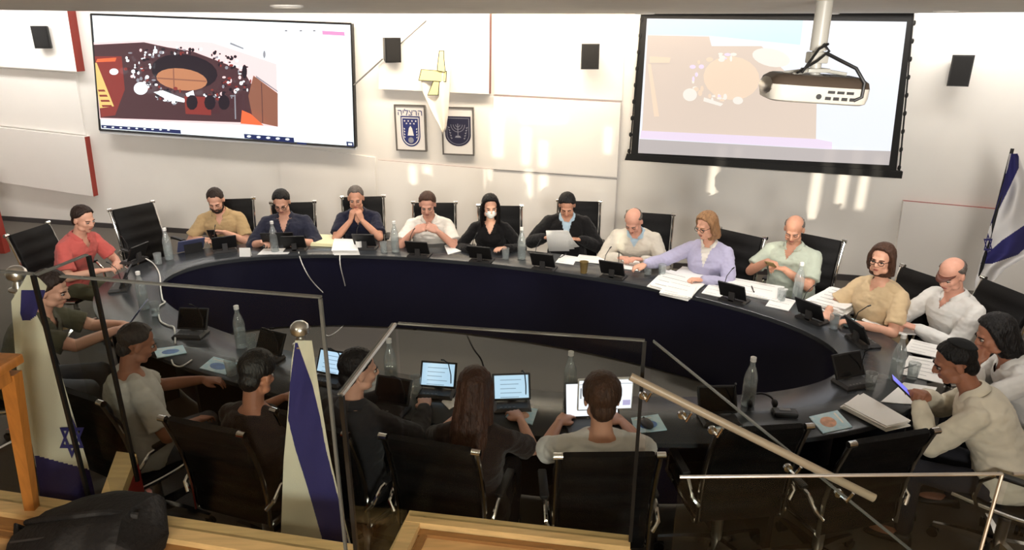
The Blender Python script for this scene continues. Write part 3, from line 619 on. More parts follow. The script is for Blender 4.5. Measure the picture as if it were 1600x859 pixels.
# ================================================================ office chair
def make_chair():
    r = empty('office_chair', (0, 0, 0)); KIDS_ = []
    def add(mb_, name, m_, par=r, **k): return mb_.build(name, m_, par, **k)
    # seat pad: three padded bands
    def pad(m_, W, secs, th):
        # secs: polyline of (y,z) ; pads along it
        n = len(secs); pr = []
        d_ = []
        for i in range(n):
            t = Vector((secs[min(i + 1, n - 1)][0] - secs[max(i - 1, 0)][0], secs[min(i + 1, n - 1)][1] - secs[max(i - 1, 0)][1])); t.normalize(); d_.append(Vector((-t.y, t.x)))
        S_ = []
        for (y, z), nn in zip(secs, d_): S_.append((Vector((y, z)), nn))
        R = []
        for i, (c, nn) in enumerate(S_):
            seam = .55 if i % 4 == 0 else (.9 if i % 4 in (1, 3) else 1.)
            t_ = th * seam; w = W / 2 * (.96 if i in (0, n - 1) else 1)
            prof = [(-w, -.35), (-w * .96, -.5), (w * .96, -.5), (w, -.35), (w, .3), (w * .94, .5), (w * .5, .56), (0, .58), (-w * .5, .56), (-w * .94, .5), (-w, .3)]
            R.append([Vector((x, c.x + nn.x * t_ * k, c.y + nn.y * t_ * k)) for x, k in prof])
        m_.rings(R)
    sy = [lerp(.24, -.22, i / 12) for i in range(13)]
    sc_ = [(y, .435 + .03 * (y / .27) ** 2 * (1 if y < 0 else .5) - (.035 if y > .25 else 0)) for y in sy]
    a_ = MB(); pad(a_, .43, sc_[::-1], .055); add(a_, 'seat', M('leather'), angle=60)
    bk = [(lerp(-.22, -.32, (i / 20) ** 1.15) + .03 * sin(pi * i / 20), lerp(.45, 1.03, i / 20)) for i in range(21)]
    a_ = MB(); pad(a_, .415, bk, .05); add(a_, 'backrest', M('leather'), angle=60)
    for s_ in (-1, 1):
        a_ = MB(); pts = [(s_ * .223, y, z) for y, z in sc_] + [(s_ * .223, y - .012, z) for y, z in bk]
        a_.tube(pts, .012, 8); a_.lathe([(.016, -.02), (.016, .02)], (s_ * .222, bk[-1][0] - .012, bk[-1][1]), 10, axis=(1, 0, 0)); add(a_, 'side_rail', M('chrome'))
    for s_ in (-1, 1):
        x = s_ * .262; a_ = MB(); lp = [(s_ * .226, .12, .43), (x, .14, .50), (x, .13, .60), (x, .08, .655), (x, -.05, .66), (x, -.17, .65), (x, -.235, .60), (s_ * .232, -.255, .56)]
        a_.tube(lp, .011, 8); ar = add(a_, 'armrest', M('chrome')); b_ = MB(); b_.box((x, -.03, .668), (.045, .22, .022), bev=.01); add(b_, 'arm_pad', M('black_plastic'), ar)
    a_ = MB(); a_.lathe([(.028, .13), (.028, .28), (.02, .285), (.02, .38), (.05, .385), (.06, .40)], n=16); a_.box((0, 0, .39), (.30, .16, .025)); add(a_, 'gas_lift', M('steel_satin'))
    for k in range(5):
        t = 2 * pi * k / 5 + .3; d = Vector((cos(t), sin(t), 0)); a_ = MB(); s2 = Vector((-d.y, d.x, 0))
        a_.rings([[d * rr_ + s2 * (w_ * sx_) + Vector((0, 0, z_ + h_ * sz_)) for sx_, sz_ in ((-1, 0), (-.7, 1), (.7, 1), (1, 0))] for rr_, w_, z_, h_ in ((.015, .026, .10, .045), (.16, .02, .09, .035), (.31, .014, .068, .02))])
        lg = add(a_, 'leg', M('chrome')); b_ = MB(); c_ = d * .30
        for o_ in (-.014, .014): b_.lathe([(.010, -.009), (.029, -.009), (.029, .009), (.010, .009)], c_ + s2 * o_ + Vector((0, 0, .03)), 14, axis=s2)
        b_.box(c_ + Vector((0, 0, .05)), (.03, .03, .03)); add(b_, 'caster', M('black_plastic'), lg)
    return r
CHAIR0 = make_chair(); CH_USED = [False]
for o_ in [CHAIR0, *CHAIR0.children_recursive]: KIDS[o_.name] = list(o_.children)
def chair(x, y, phi, label):
    rz = phi - pi / 2
    if not CH_USED[0]:
        CH_USED[0] = True; c_ = CHAIR0; c_.location = (x, y, 0); c_.rotation_euler = (0, 0, rz); c_['label'] = label; c_['category'] = 'chair'; c_['group'] = 'black leather office chairs around the table'
    else: 
        c_ = CHAIR0.copy(); COL.objects.link(c_)
        c_.location = (x, y, 0); c_.rotation_euler = (0, 0, rz); c_['label'] = label
        for ch in KIDS[CHAIR0.name]: dup(ch, parent=c_)
    return c_
# ================================================================ people
def remesh(mb_, voxel, smooth=2, disp=None):
    me = bpy.data.meshes.new('tmp'); me.from_pydata([tuple(v) for v in mb_.v], [], mb_.f)
    bm = bmesh.new(); bm.from_mesh(me); bmesh.ops.recalc_face_normals(bm, faces=bm.faces); bm.to_mesh(me); bm.free()
    o = bpy.data.objects.new('tmp', me); COL.objects.link(o)
    md = o.modifiers.new('r', 'REMESH'); md.mode = 'VOXEL'; md.voxel_size = voxel; md.adaptivity = 0
    if smooth: s_ = o.modifiers.new('s', 'SMOOTH'); s_.factor = .5; s_.iterations = smooth
    dg = bpy.context.evaluated_depsgraph_get(); ev = bpy.data.meshes.new_from_object(o.evaluated_get(dg))
    bpy.data.objects.remove(o); bpy.data.meshes.remove(me)
    out = MB(); nr = [v.normal.copy() for v in ev.vertices]
    out.v = [v.co.copy() for v in ev.vertices]; out.f = [tuple(p.vertices) for p in ev.polygons]; out.m = [0] * len(out.f)
    bpy.data.meshes.remove(ev)
    if disp: out.v = [v + n * disp(v) for v, n in zip(out.v, nr)]
    return out
def skinmat(name, c): return mat(name, c, .5, spec=.4, bump=.08, bscale=300, var=.04, vscale=30)
def clothmat(name, c, rough=.85): return mat(name, c, rough, spec=.25, bump=.35, bscale=500, var=.03, vscale=15, sheen=.1)
def hairmat(name, c): return mat(name, c, .5, spec=.35, bump=.8, bscale=120, var=.25, vscale=60, stretch=(1, 1, .25))
mat('eye_white', srgb(215, 208, 200), .3); mat('iris', srgb(40, 28, 22), .2); mat('lips', srgb(150, 84, 74), .5); mat('trouser_dark', srgb(34, 34, 42), .85, bump=.3, bscale=300); mat('trouser_olive', srgb(88, 86, 66), .85, bump=.3, bscale=300); mat('trouser_grey', srgb(92, 94, 100), .85, bump=.3, bscale=300); mat('shoe', srgb(24, 22, 22), .5); mat('glasses_dark', srgb(20, 18, 18), .3); mat('mask_white', srgb(236, 236, 234), .8)
def tube_arm(m_, a, b, ra, rb, k=6, bulge=.0):
    a = Vector(a); b = Vector(b); pts = [a.lerp(b, i / k) for i in range(k + 1)]
    m_.tube(pts, [lerp(ra, rb, i / k) + bulge * sin(pi * i / k) for i in range(k + 1)], 12)
    m_.ell(a, (ra, ra, ra), n=12, k=8); m_.ell(b, (rb, rb, rb), n=12, k=8)
def ik(S, W, L1, L2, pole):
    S = Vector(S); W = Vector(W); d = W - S; L = d.length
    if L > (L1 + L2) * .985: W = S + d.normalized() * (L1 + L2) * .985; d = W - S; L = d.length
    u = d.normalized(); x = (L1 * L1 - L2 * L2 + L * L) / (2 * L); h = sqrt(max(0, L1 * L1 - x * x)); p = Vector(pole) - u * Vector(pole).dot(u); p.normalize()
    return S + u * x + p * h, W
def hand(m_, W, y, up, side, curl=.4, sp=1.0):
    """W wrist, y pointing along the hand, up = back of the hand, side=+1 if the thumb is on +x"""
    y = y.normalized(); up = (up - y * up.dot(y)).normalized(); x = y.cross(up) * side
    R_ = lambda p: W + x * p[0] + y * p[1] + up * p[2]
    rg = []
    for t, w, h in ((-.02, .024, .019), (.0, .027, .018), (.03, .038, .017), (.06, .043, .015), (.085, .042, .013), (.095, .036, .009)):
        rg.append([R_((w * (abs(cos(a_)) ** .8) * (1 if cos(a_) > 0 else -1), t, h * sin(a_) - .004 * (t / .09))) for a_ in [2 * pi * i / 14 for i in range(14)]])
    m_.rings(rg)
    for fx, L, r_ in ((-.033, .060, .0078), (-.011, .074, .0086), (.012, .080, .009), (.035, .072, .0088)):
        p = [Vector((fx, .085, 0))]; an = 0; xs_ = fx * .12 * sp
        for kk, fr in enumerate((.42, .32, .26)):
            an += curl * (1.0, 1.3, .9)[kk]; p.append(p[-1] + Vector((xs_ * fr, cos(an) * L * fr, -sin(an) * L * fr)))
        m_.tube([R_(v) for v in p], [r_ * 1.05, r_, r_ * .93, r_ * .78], 8)
        m_.ell(R_(p[-1]), (r_ * .8,) * 3, n=8, k=6)
        m_.ell(R_(p[1]), (r_ * 1.05,) * 3, n=8, k=6)
    th = [Vector((.026, .015, -.004)), Vector((.047, .042, -.012 - .012 * curl)), Vector((.054 - .012 * curl, .068, -.018 - .02 * curl)), Vector((.052 - .022 * curl, .090, -.022 - .025 * curl))]
    m_.tube([R_(v) for v in th], [.014, .0115, .010, .008], 8); m_.ell(R_(th[-1]), (.008,) * 3, n=8, k=6); m_.ell(R_(th[1]), (.0118,) * 3, n=8, k=6)
def frame_from(yaw, pitch, tilt=0):
    return Matrix.Rotation(yaw, 3, 'Z') @ Matrix.Rotation(-pitch, 3, 'X') @ Matrix.Rotation(tilt, 3, 'Y')
def person(label, px, phi, skin, hair, top, sleeve='short', lean=14, twist=0, tilt=0, hyaw=0, hpitch=22, htilt=0, L=None, R=None, scale=.955, build=1.0, belly=.0, female=False,
           hairstyle='short', collar=True, vneck=.06, glasses=False, trousers='trouser_dark', voxel=.0075, inner=None, mask=False, beard=None, cap=None, roots=None, seat=.425, headband=None, head_k=1.0, name='person', shoulders=1.0, topname='shirt'):
    S = scale
    lean = radians(lean); twist = radians(twist); tilt = radians(tilt)
    seat += 0 if px[1] < 500 else -.015
    P = Vector((0, -.02, seat + .095 * S))
    u1 = Vector((sin(tilt) * .5, sin(lean * .75), cos(lean * .75))).normalized(); u2 = Vector((sin(tilt), sin(lean * 1.25), cos(lean * 1.25))).normalized()
    waist = P + u1 * .20 * S; chest = waist + u2 * .20 * S; nb = chest + u2 * .155 * S
    shx = (Matrix.Rotation(twist, 3, 'Z') @ Vector((1, 0, 0))); shx = (shx - u2 * shx.dot(u2)).normalized()
    SW = (.150 if female else .172) * S * shoulders * (.5 + .5 * build)
    HR = frame_from(twist * .5 + radians(hyaw), radians(hpitch), radians(htilt))
    neck0 = nb; fwd2 = u2.cross(shx) * -1
    fwd2 = shx.cross(u2) * -1
    neck1 = nb + (u2 * .075 + Vector((0, 0, .02)) + Vector((0, sin(lean) * .02, 0))) * S
    HC = neck1 + HR @ (Vector((0, .022, .085)) * S)
    # --- torso spine sampling
    def spine(t):
        if t < .35: return P + (waist - P) * (t / .35)
        if t < .68: return waist + (chest - waist) * ((t - .35) / .33)
        return chest + (nb - chest) * ((t - .68) / .32)
    fb = build
    prof_m = [(-.12, .13, .115), (-.04, .172, .135), (.10, .178, .138), (.25, .165, .125), (.38, .158, .118), (.52, .168, .122), (.66, .182, .128), (.78, .180, .120), (.88, .150, .100), (.96, .105, .080), (1.02, .066, .066)]
    if female: prof_m = [(-.12, .14, .12), (-.04, .18, .14), (.10, .172, .135), (.25, .15, .115), (.38, .138, .108), (.52, .148, .128), (.66, .160, .138), (.78, .156, .115), (.88, .130, .09), (.96, .09, .07), (1.02, .056, .058)]
    def torso(m_, infl, t0=-.2, t1=2):
        rg = []
        for t, rx, ry in prof_m:
            if t < t0 or t > t1: continue
            c_ = spine(max(0, t)) + (u1 * (t * .55 * S) if t < 0 else Vector((0, 0, 0))); k = min(1, max(0, (t - .2) / .6))
            ax = Vector((1, 0, 0)).lerp(shx, k).normalized(); uu = u1.lerp(u2, k).normalized(); ay = uu.cross(ax)
            bl = belly * S * max(0, 1 - abs(t - .28) / .35)
            kx = fb if t < .9 else lerp(fb, 1, .7); c_ = c_ + ay * bl * .5
            X = rx * S * kx * (1 + .15 * (shoulders - 1)) + infl; Y = ry * S * kx + infl + bl * .5
            rg.append([c_ + ax * (X * (abs(cos(a_)) ** .85) * (1 if cos(a_) > 0 else -1)) + ay * (Y * (abs(sin(a_)) ** .85) * (1 if sin(a_) > 0 else -1)) for a_ in [2 * pi * i / 28 for i in range(28)]])
        m_.rings(rg)
    # --- arms
    L1, L2 = .285 * S, .255 * S
    arms = []
    for sd_, spec in ((-1, L), (1, R)):
        spec = spec or {}
        sh = nb - u2 * .082 * S + shx * (sd_ * SW)
        w = Vector(spec.get('w', (sd_ * .13, .40, .80)))
        pole = Vector(spec.get('pole', (sd_ * .8, -.35, -.7)))
        el, w = ik(sh, w, L1, L2, pole)
        hd = spec.get('dir'); hd = Vector(hd) if hd else (w - el).normalized() + Vector((-sd_ * .25, .1, -.1))
        up_ = Vector(spec.get('up', (0, 0, 1)))
        arms.append((sd_, sh, el, w, hd, up_, spec.get('curl', .35)))
    ar_ = (.046 if not female else .039) * S * (.6 + .4 * fb)
    body = MB()
    torso(body, -.010)
    for sd_, sh, el, w, hd, up_, cu in arms:
        body.ell(sh, (ar_ * 1.12,) * 3); tube_arm(body, sh, el, ar_ * 1.1, ar_ * .86, bulge=.004); tube_arm(body, el, w, ar_ * .88, ar_ * .56, bulge=.004)
        hb = MB(); hand(hb, Vector((0, 0, 0)), hd, up_, -sd_ * (1), cu); hb.v = [v * S * (.93 if female else 1.0) + w for v in hb.v]; body.merge(hb)
    # legs
    legs = []
    for sd_ in (-1, 1):
        hip = P + Vector((sd_ * .095 * S, .03, -.015)); kn = Vector((sd_ * .13, .43 * S, seat + .075)); an = Vector((sd_ * .13, .40 * S, .095)); legs.append((sd_, hip, kn, an))
        tube_arm(body, hip, kn, .078 * S, .052 * S); tube_arm(body, kn, an, .050 * S, .036 * S, bulge=.008)
        body.ell(an + Vector((0, .06, -.055)), (.036, .11, .035))
    # neck + head
    body.tube([nb - u2 * .03 * S, nb + u2 * .03 * S, neck1.lerp(HC, .35)], [(.062 if not female else .052) * S, (.056 if not female else .046) * S, (.054 if not female else .045) * S], 14)
    k_ = S * head_k * (.95 if female else 1.0)
    def H(p): return HC + HR @ (Vector(p) * k_)
    def he(p, r_, m_=None): (m_ or body).ell(H(p), tuple(v * k_ for v in r_), HR, 18, 12)
    he((0, -.012, .035), (.076, .094, .083)); he((0, .030, -.025), (.062, .064, .078)); he((0, .028, -.070), (.051, .056, .042)); he((0, .066, -.096), (.024, .022, .018)); he((0, .078, .022), (.050, .016, .013))
    for s_ in (-1, 1):
        he((s_ * .036, .066, -.022), (.024, .024, .024)); he((s_ * .077, -.006, -.008), (.010, .021, .032)); he((s_ * .012, .098, -.028), (.010, .011, .009)); he((s_ * .045, .03, -.075), (.022, .035, .025))
    body.tube([H((0, .086, .018)), H((0, .102, -.006)), H((0, .112, -.025))], [.009 * k_, .0115 * k_, .0125 * k_], 10); he((0, .112, -.026), (.012, .010, .010))
    he((0, .088, -.056), (.024, .010, .007)); he((0, .084, -.068), (.021, .012, .009))
    def edent(v):
        d = 0.
        for s_ in (-1, 1):
            q_ = (v - H((s_ * .031, .088, .0))).length / (.016 * k_)
            if q_ < 2: d -= .007 * k_ * math.exp(-q_ * q_)
        return d
    out = remesh(body, voxel, 1, edent)
    # eyes, brows, lips as coloured features on the same mesh
    low = hpitch > 26
    for s_ in (-1, 1):
        ec = (s_ * .031, .0845, .0)
        if not low:
            e_ = MB(); he(ec, (.0135, .008, .0062), e_); out.merge(e_, 1); e_ = MB(); he((s_ * .031, .0905, -.0005), (.0062, .004, .0058), e_); out.merge(e_, 2)
        e_ = MB(); e_.tube([H((s_ * .017, .0885, .001)), H((s_ * .026, .0935, .0045 if not low else -.003)), H((s_ * .037, .0915, .0045 if not low else -.003)), H((s_ * .046, .083, .0))], .0026 * k_, 6); out.merge(e_, 2)
        e_ = MB(); e_.tube([H((s_ * .014, .0955, .018)), H((s_ * .027, .0955, .023)), H((s_ * .040, .088, .021)), H((s_ * .049, .076, .015))], [.003 * k_, .0044 * k_, .004 * k_, .002 * k_], 6); out.merge(e_, 4)
    e_ = MB(); he((0, .0925, -.057), (.021, .0068, .0042), e_); he((0, .0905, -.0645), (.018, .008, .005), e_); out.merge(e_, 3)
    HX = at(px[0], px[1], HC.z)
    if phi is None: ph = facing((HX.x, HX.y))
    else: ph = radians(phi)
    rz = ph - pi / 2; off = Matrix.Rotation(rz, 3, 'Z') @ Vector((HC.x, HC.y, 0))
    loc = Vector((HX.x - off.x, HX.y - off.y, 0))
    browm = hairmat('brow_' + hair, HAIRC[hair]) if hair in HAIRC else M('iris')
    ob = out.build(name, [M(skin), M('eye_white'), M('iris'), M('lips'), browm], None, loc=loc, rz=rz, angle=180)
    tag(ob, label, 'person')
    # --- clothes
    def folds(amp, sc):
        return lambda v: amp * noise.noise(Vector((v.x * sc, v.y * sc, v.z * sc * 1.7))) + amp * .6 * noise.noise(Vector((v.x * sc * 2.7, v.y * sc * 2.7, v.z * sc * 4 + 5)))
    lay = []
    if inner: lay.append(('inner_shirt', inner, .010, 'long' if sleeve == 'long' else 'short', .0))
    lay.append((topname, top, .016 if inner else .010, sleeve, vneck))
    for nm, mt, inf, slv, vn in lay:
        m_ = MB(); torso(m_, inf, -.2, .99)
        thick = inf + .006
        for sd_, sh, el, w, hd, up_, cu in arms:
            m_.ell(sh, (ar_ * 1.04 + inf,) * 3); m_.tube([nb - u2 * .035 * S + shx * (sd_ * .03), (nb - u2 * .045 * S + shx * (sd_ * SW * .55)), sh], [.036 * S + inf, .042 * S + inf, ar_ * .98 + inf], 14)
            if slv == 'short':
                e2 = sh.lerp(el, .78); m_.tube([sh, sh.lerp(e2, .5), e2], [ar_ * 1.0 + thick, ar_ * 1.08 + thick, ar_ * 1.08 + thick + .008], 16)
            elif slv == 'long':
                tube_arm(m_, sh, el, ar_ * 1.04 + thick, ar_ * .95 + thick, bulge=.004); e2 = el.lerp(w, .93); tube_arm(m_, el, e2, ar_ * .95 + thick, ar_ * .62 + thick * .9, bulge=.006)
            elif slv == 'roll':
                tube_arm(m_, sh, el, ar_ * 1.04 + thick, ar_ * .98 + thick, bulge=.004); e2 = el.lerp(w, .35); m_.tube([el, e2], [ar_ * .98 + thick, ar_ * .95 + thick], 14)
        for sd_, hip, kn, an in legs: m_.ell(hip, (.1 * S, .1 * S, .09 * S))
        o2 = remesh(m_, max(voxel, .0075) * 1.1, 2, folds(.0062, 13))
        if vn:
            # open neck: take away the front wedge above the opening
            zc = .99
            base = nb; keep = []
            ay = u2.cross(shx)
            ay = ay if ay.y > 0 else -ay
            for i, f_ in enumerate(o2.f):
                c_ = sum((o2.v[j] for j in f_), Vector()) / len(f_); d = c_ - base; h = d.dot(u2); xx = abs(d.dot(shx)); yy = d.dot(ay)
                wv = .052 * S * max(0, (h + vn + .02) / (vn + .02)) 
                if yy > .0 and xx < wv and h > -(vn + .02): continue
                if h > -.012 and (d - u2 * h).length < .062 * S: continue
                keep.append(i)
            o2.f = [o2.f[i] for i in keep]; o2.m = [0] * len(o2.f)
        o2.build(nm, M(mt), ob, angle=180)
    if collar:
        ay = u2.cross(shx); ay = ay if ay.y > 0 else -ay; m_ = MB()
        nr_ = (.066 if not female else .058) * S
        rows = []
        for rr_, hh in ((nr_ + .003, -.012), (nr_ - .004, .022), (nr_ + .0, .030), (nr_ + .016, .012), (nr_ + .030, -.012)):
            row = []
            for i in range(25):
                a_ = lerp(radians(-248), radians(68), i / 24) ; fr = max(0, sin(a_)); 
                drop = -.040 * fr ** 2
                tipk = 1 + (.9 if i in (1, 2, 22, 23) and rr_ > nr_ + .01 else 0) * .25
                row.append(nb + shx * (rr_ * cos(a_)) + ay * (rr_ * sin(a_) * 1.0) + u2 * (hh * S + drop) )
            rows.append(row)
        vs = [p for r_ in rows for p in r_]; m_.add(vs, [(i * 25 + j, i * 25 + j + 1, (i + 1) * 25 + j + 1, (i + 1) * 25 + j) for i in range(4) for j in range(24)])
        co = m_.build('collar', M(inner or top), ob); md = co.modifiers.new('t', 'SOLIDIFY'); md.thickness = .004
    m_ = MB()
    for sd_, hip, kn, an in legs:
        tube_arm(m_, hip, kn, .090 * S, .064 * S); tube_arm(m_, kn, an + Vector((0, 0, .01)), .063 * S, .050 * S)
    m_.ell(P, (.165 * S * fb, .13 * S, .10 * S))
    remesh(m_, .012, 2, folds(.004, 12)).build('trousers', M(trousers), ob, angle=180)
    for sd_, hip, kn, an in legs:
        m_ = MB(); rg = []
        for y_, w_, h_ in ((-.055, .026, .045), (-.04, .036, .075), (.0, .040, .085), (.05, .042, .065), (.11, .046, .05), (.16, .040, .038), (.19, .022, .022)):
            rg.append([Vector((an.x + w_ * cos(a_), an.y + y_, max(.0, h_ * .5 + h_ * .52 * sin(a_)))) for a_ in [2 * pi * i / 16 for i in range(16)]])
        m_.rings(rg); m_.build('shoe', M('shoe'), ob)
    # --- hair
    def hair_cap(line, h, bald_top=None, seed=0):
        m_ = MB(); n_, kk = 64, 40; rg = []
        for i in range(1, kk):
            el_ = -pi / 2 + pi * i / kk; row = []
            for j in range(n_):
                az = -pi + 2 * pi * j / n_          # 0 = front
                a_ = abs(az); ld = pw(line, math.degrees(a_)); ld += 3.5 * noise.noise(Vector((az * 4.5, seed, 1.7))) + 1.5 * sin(az * 17 + seed); inn = (math.degrees(el_) - ld) / 6.0
                inn = max(0., min(1., inn + .5))
                if bald_top is not None: 
                    b_ = (bald_top - math.degrees(el_)) / 7.; inn *= max(0., min(1., b_ + .5))
                k2 = lerp(.86, 1.0, inn); hh = h * inn * (.75 + .25 * sin(el_)) + .004 * inn * noise.noise(Vector((az * 5, el_ * 5, seed)))
                hh += .0022 * inn * sin(az * 31 + 3 * noise.noise(Vector((az * 2, el_ * 3, seed))))
                d = Vector((sin(az) * cos(el_), cos(az) * cos(el_), sin(el_)))
                row.append(H((d.x * (.077 * k2 + hh), -.012 + d.y * (.095 * k2 + hh), .035 + d.z * (.084 * k2 + hh))))
            rg.append(row)
        m_.rings(rg); return m_
    hm = None
    short_line = [(0, 42), (25, 41), (40, 36), (56, 16), (70, 6), (82, -10), (100, -14), (125, -40), (180, -52)]
    if hairstyle == 'short': hm = hair_cap(short_line, .014, seed=px[0])
    elif hairstyle == 'shortfull': hm = hair_cap([(0, 34), (30, 32), (50, 22), (65, 2), (80, -18), (110, -28), (140, -48), (180, -58)], .022, seed=px[0])
    elif hairstyle == 'crop': hm = hair_cap([(0, 44), (22, 40), (35, 46), (50, 30), (62, 8), (80, -6), (100, -14), (125, -38), (180, -48)], .008, seed=px[0])
    elif hairstyle == 'fringe': hm = hair_cap([(0, 90), (60, 80), (68, 10), (85, -10), (125, -40), (180, -50)], .007, bald_top=22, seed=px[0])
    elif hairstyle in ('long', 'bob', 'longback'):
        hm = hair_cap([(0, 42), (25, 38), (45, 28), (58, 6), (75, -30), (110, -60), (180, -75)], .018, seed=px[0])
        bot = {'long': -.30, 'bob': -.14, 'longback': -.36}[hairstyle]; wd = {'long': .088, 'bob': .098, 'longback': .115}[hairstyle]
        rg = []
        for i in range(12):
            t = i / 11; z = lerp(.06, bot, t); w = lerp(.085, wd, t) * (1 - .25 * max(0, t - .75) * 4 * (1 if hairstyle != 'bob' else .3)); dp = lerp(.085, .045 if hairstyle != 'bob' else .075, t); yc = lerp(-.035, -.075 if hairstyle != 'bob' else -.045, t)
            rg.append([H((w * cos(a_) * (1 + .03 * sin(9 * a_ + t * 4)), yc + dp * sin(a_) * (1 + .05 * sin(11 * a_ + t * 5)), z)) for a_ in [2 * pi * k / 40 for k in range(40)]])
        hm.rings(rg)
        for s_ in (-1, 1):
            pts = [H((s_ * .050, .030, .095)), H((s_ * .078, .016, .03)), H((s_ * .085, .006, -.04)), H((s_ * (.086 if hairstyle != 'bob' else .080), .004 if hairstyle != 'bob' else -.02, -.10))] + ([H((s_ * .090, .01, -.17)), H((s_ * .090, .02, -.25))] if hairstyle != 'bob' else [])
            hm.tube(pts, [.02 * k_, .024 * k_, .026 * k_, .024 * k_] + ([.023 * k_, .012 * k_] if hairstyle != 'bob' else []), 12)
    if hm is not None:
        if hairstyle in ('short', 'shortfull', 'crop', 'fringe'):
            t_ = .0 if hairstyle in ('crop', 'fringe') else .006
            hm.ell(H((0, -.058, -.032)), tuple(v * k_ for v in (.056 + t_, .044 + t_, .060 + t_)), HR, 18, 12)
        hm2 = remesh(hm, .0055, 1, lambda v: .003 * noise.noise(Vector((v.x * 90, v.y * 90, v.z * 22))))
        hm2.build('hair', hairmat('hair_' + hair, HAIRC[hair]), ob, angle=180)
    if beard:
        m_ = MB()
        for s_ in (-1, 1): m_.tube([H((s_ * .066, .012, -.02)), H((s_ * .058, .038, -.068)), H((s_ * .034, .070, -.096)), H((0, .084, -.104))], [.008 * k_, .014 * k_, .017 * k_, .016 * k_], 10)
        m_.tube([H((-.026, .094, -.055)), H((-.012, .1025, -.046)), H((.012, .1025, -.046)), H((.026, .094, -.055))], .0055 * k_, 8); m_.tube([H((-.026, .094, -.055)), H((-.03, .082, -.08))], .008 * k_, 8); m_.tube([H((.026, .094, -.055)), H((.03, .082, -.08))], .008 * k_, 8)
        m_.build('beard', hairmat('hair_' + beard, HAIRC[beard]), ob)
    if glasses:
        m_ = MB()
        for s_ in (-1, 1):
            m_.tube([H((s_ * .032 + .022 * cos(a_), .102 - .004 * abs(cos(a_)), -.002 + .017 * sin(a_))) for a_ in [2 * pi * i / 18 for i in range(18)]], .0024 * k_, 6, closed=True)
            m_.tube([H((s_ * .054, .097, .004)), H((s_ * .074, .05, .006)), H((s_ * .080, -.005, .004)), H((s_ * .079, -.02, -.008))], .0024 * k_, 6)
        m_.tube([H((-.010, .104, .002)), H((0, .108, .005)), H((.010, .104, .002))], .0024 * k_, 6)
        m_.build('glasses', M('glasses_dark'), ob)
    if mask:
        m_ = MB(); rg = []
        for i in range(9):
            t = i / 8; z = lerp(-.006, -.108, t); w = .030 + .030 * sin(pi * min(1, t * .9 + .1)); bul = .104 + .020 * sin(pi * (1 - t) * .85) - .02 * t
            rg.append([H((w * sin(a_) * 1.0, .035 + (bul - .035) * cos(a_), z)) for a_ in [lerp(-1.45, 1.45, j / 14) for j in range(15)]])
        m_.add([p for r_ in rg for p in r_], [(i * 15 + j, i * 15 + j + 1, (i + 1) * 15 + j + 1, (i + 1) * 15 + j) for i in range(8) for j in range(14)])
        mk = m_.build('face_mask', M('mask_white'), ob); md = mk.modifiers.new('t', 'SOLIDIFY'); md.thickness = .003
        m_ = MB()
        for s_ in (-1, 1):
            m_.tube([H((s_ * .06, .04, -.02)), H((s_ * .078, .0, .015)), H((s_ * .082, -.02, .0))], .0015, 6); m_.tube([H((s_ * .058, .04, -.085)), H((s_ * .078, -.01, -.045)), H((s_ * .082, -.022, -.01))], .0015, 6)
        m_.build('ear_loop', M('mask_white'), mk)
    if cap == 'kippa':
        m_ = MB(); ca = (Vector((0, -.045, .085))).normalized(); rg = []
        R2 = Matrix.Rotation(radians(38), 3, 'X')
        for rr_, off in ((.002, .0), (.025, .0), (.045, .0), (.058, .0), (.064, .0)):
            row = []
            for a_ in [2 * pi * j / 28 for j in range(28)]:
                th = rr_ / .085; d = R2 @ Vector((sin(th) * cos(a_), sin(th) * sin(a_), cos(th))); row.append(H((d.x * .097, -.012 + d.y * .115, .035 + d.z * .104)))
            rg.append(row)
        m_.rings(rg, cap=False); kp = m_.build('skullcap', mat('kippa_black', srgb(12, 12, 14), .8, bump=.3, bscale=300), ob); md = kp.modifiers.new('t', 'SOLIDIFY'); md.thickness = .005
    if cap == 'visor':
        m_ = MB(); rows = []
        for k2, (rr_, dz) in enumerate(((.0, .0), (.03, -.003), (.055, -.010))):
            rows.append([H((.072 * sin(a_), -.005 + (.093 + rr_ * cos(a_) ** .6) * cos(a_), .040 + dz)) for a_ in [lerp(-1.1, 1.1, j / 16) for j in range(17)]])
        m_.add([p for r_ in rows for p in r_], [(i * 17 + j, i * 17 + j + 1, (i + 1) * 17 + j + 1, (i + 1) * 17 + j) for i in range(2) for j in range(16)])
        vz = m_.build('raised_glasses', mat('visor_brown', srgb(92, 50, 38), .5), ob); md = vz.modifiers.new('t', 'SOLIDIFY'); md.thickness = .004
    return ob, loc, ph, arms, HC
def wpt(ob, p): return ob.location + Matrix.Rotation(ob.rotation_euler.z, 3, 'Z') @ Vector(p)
def loc_at(px, py, z): return at(px, py, z)
HAIRC = {'black': srgb(16, 13, 13), 'darkbrown': srgb(42, 28, 22), 'brown': srgb(70, 46, 34), 'grey': srgb(96, 88, 82), 'blond': srgb(150, 112, 78), 'greydark': srgb(58, 50, 46), 'chestnut': srgb(58, 34, 24)}
skinmat('skin_a', srgb(214, 162, 138)); skinmat('skin_b', srgb(200, 146, 120)); skinmat('skin_c', srgb(220, 166, 140)); skinmat('skin_d', srgb(160, 108, 84)); skinmat('skin_red', srgb(214, 158, 136))
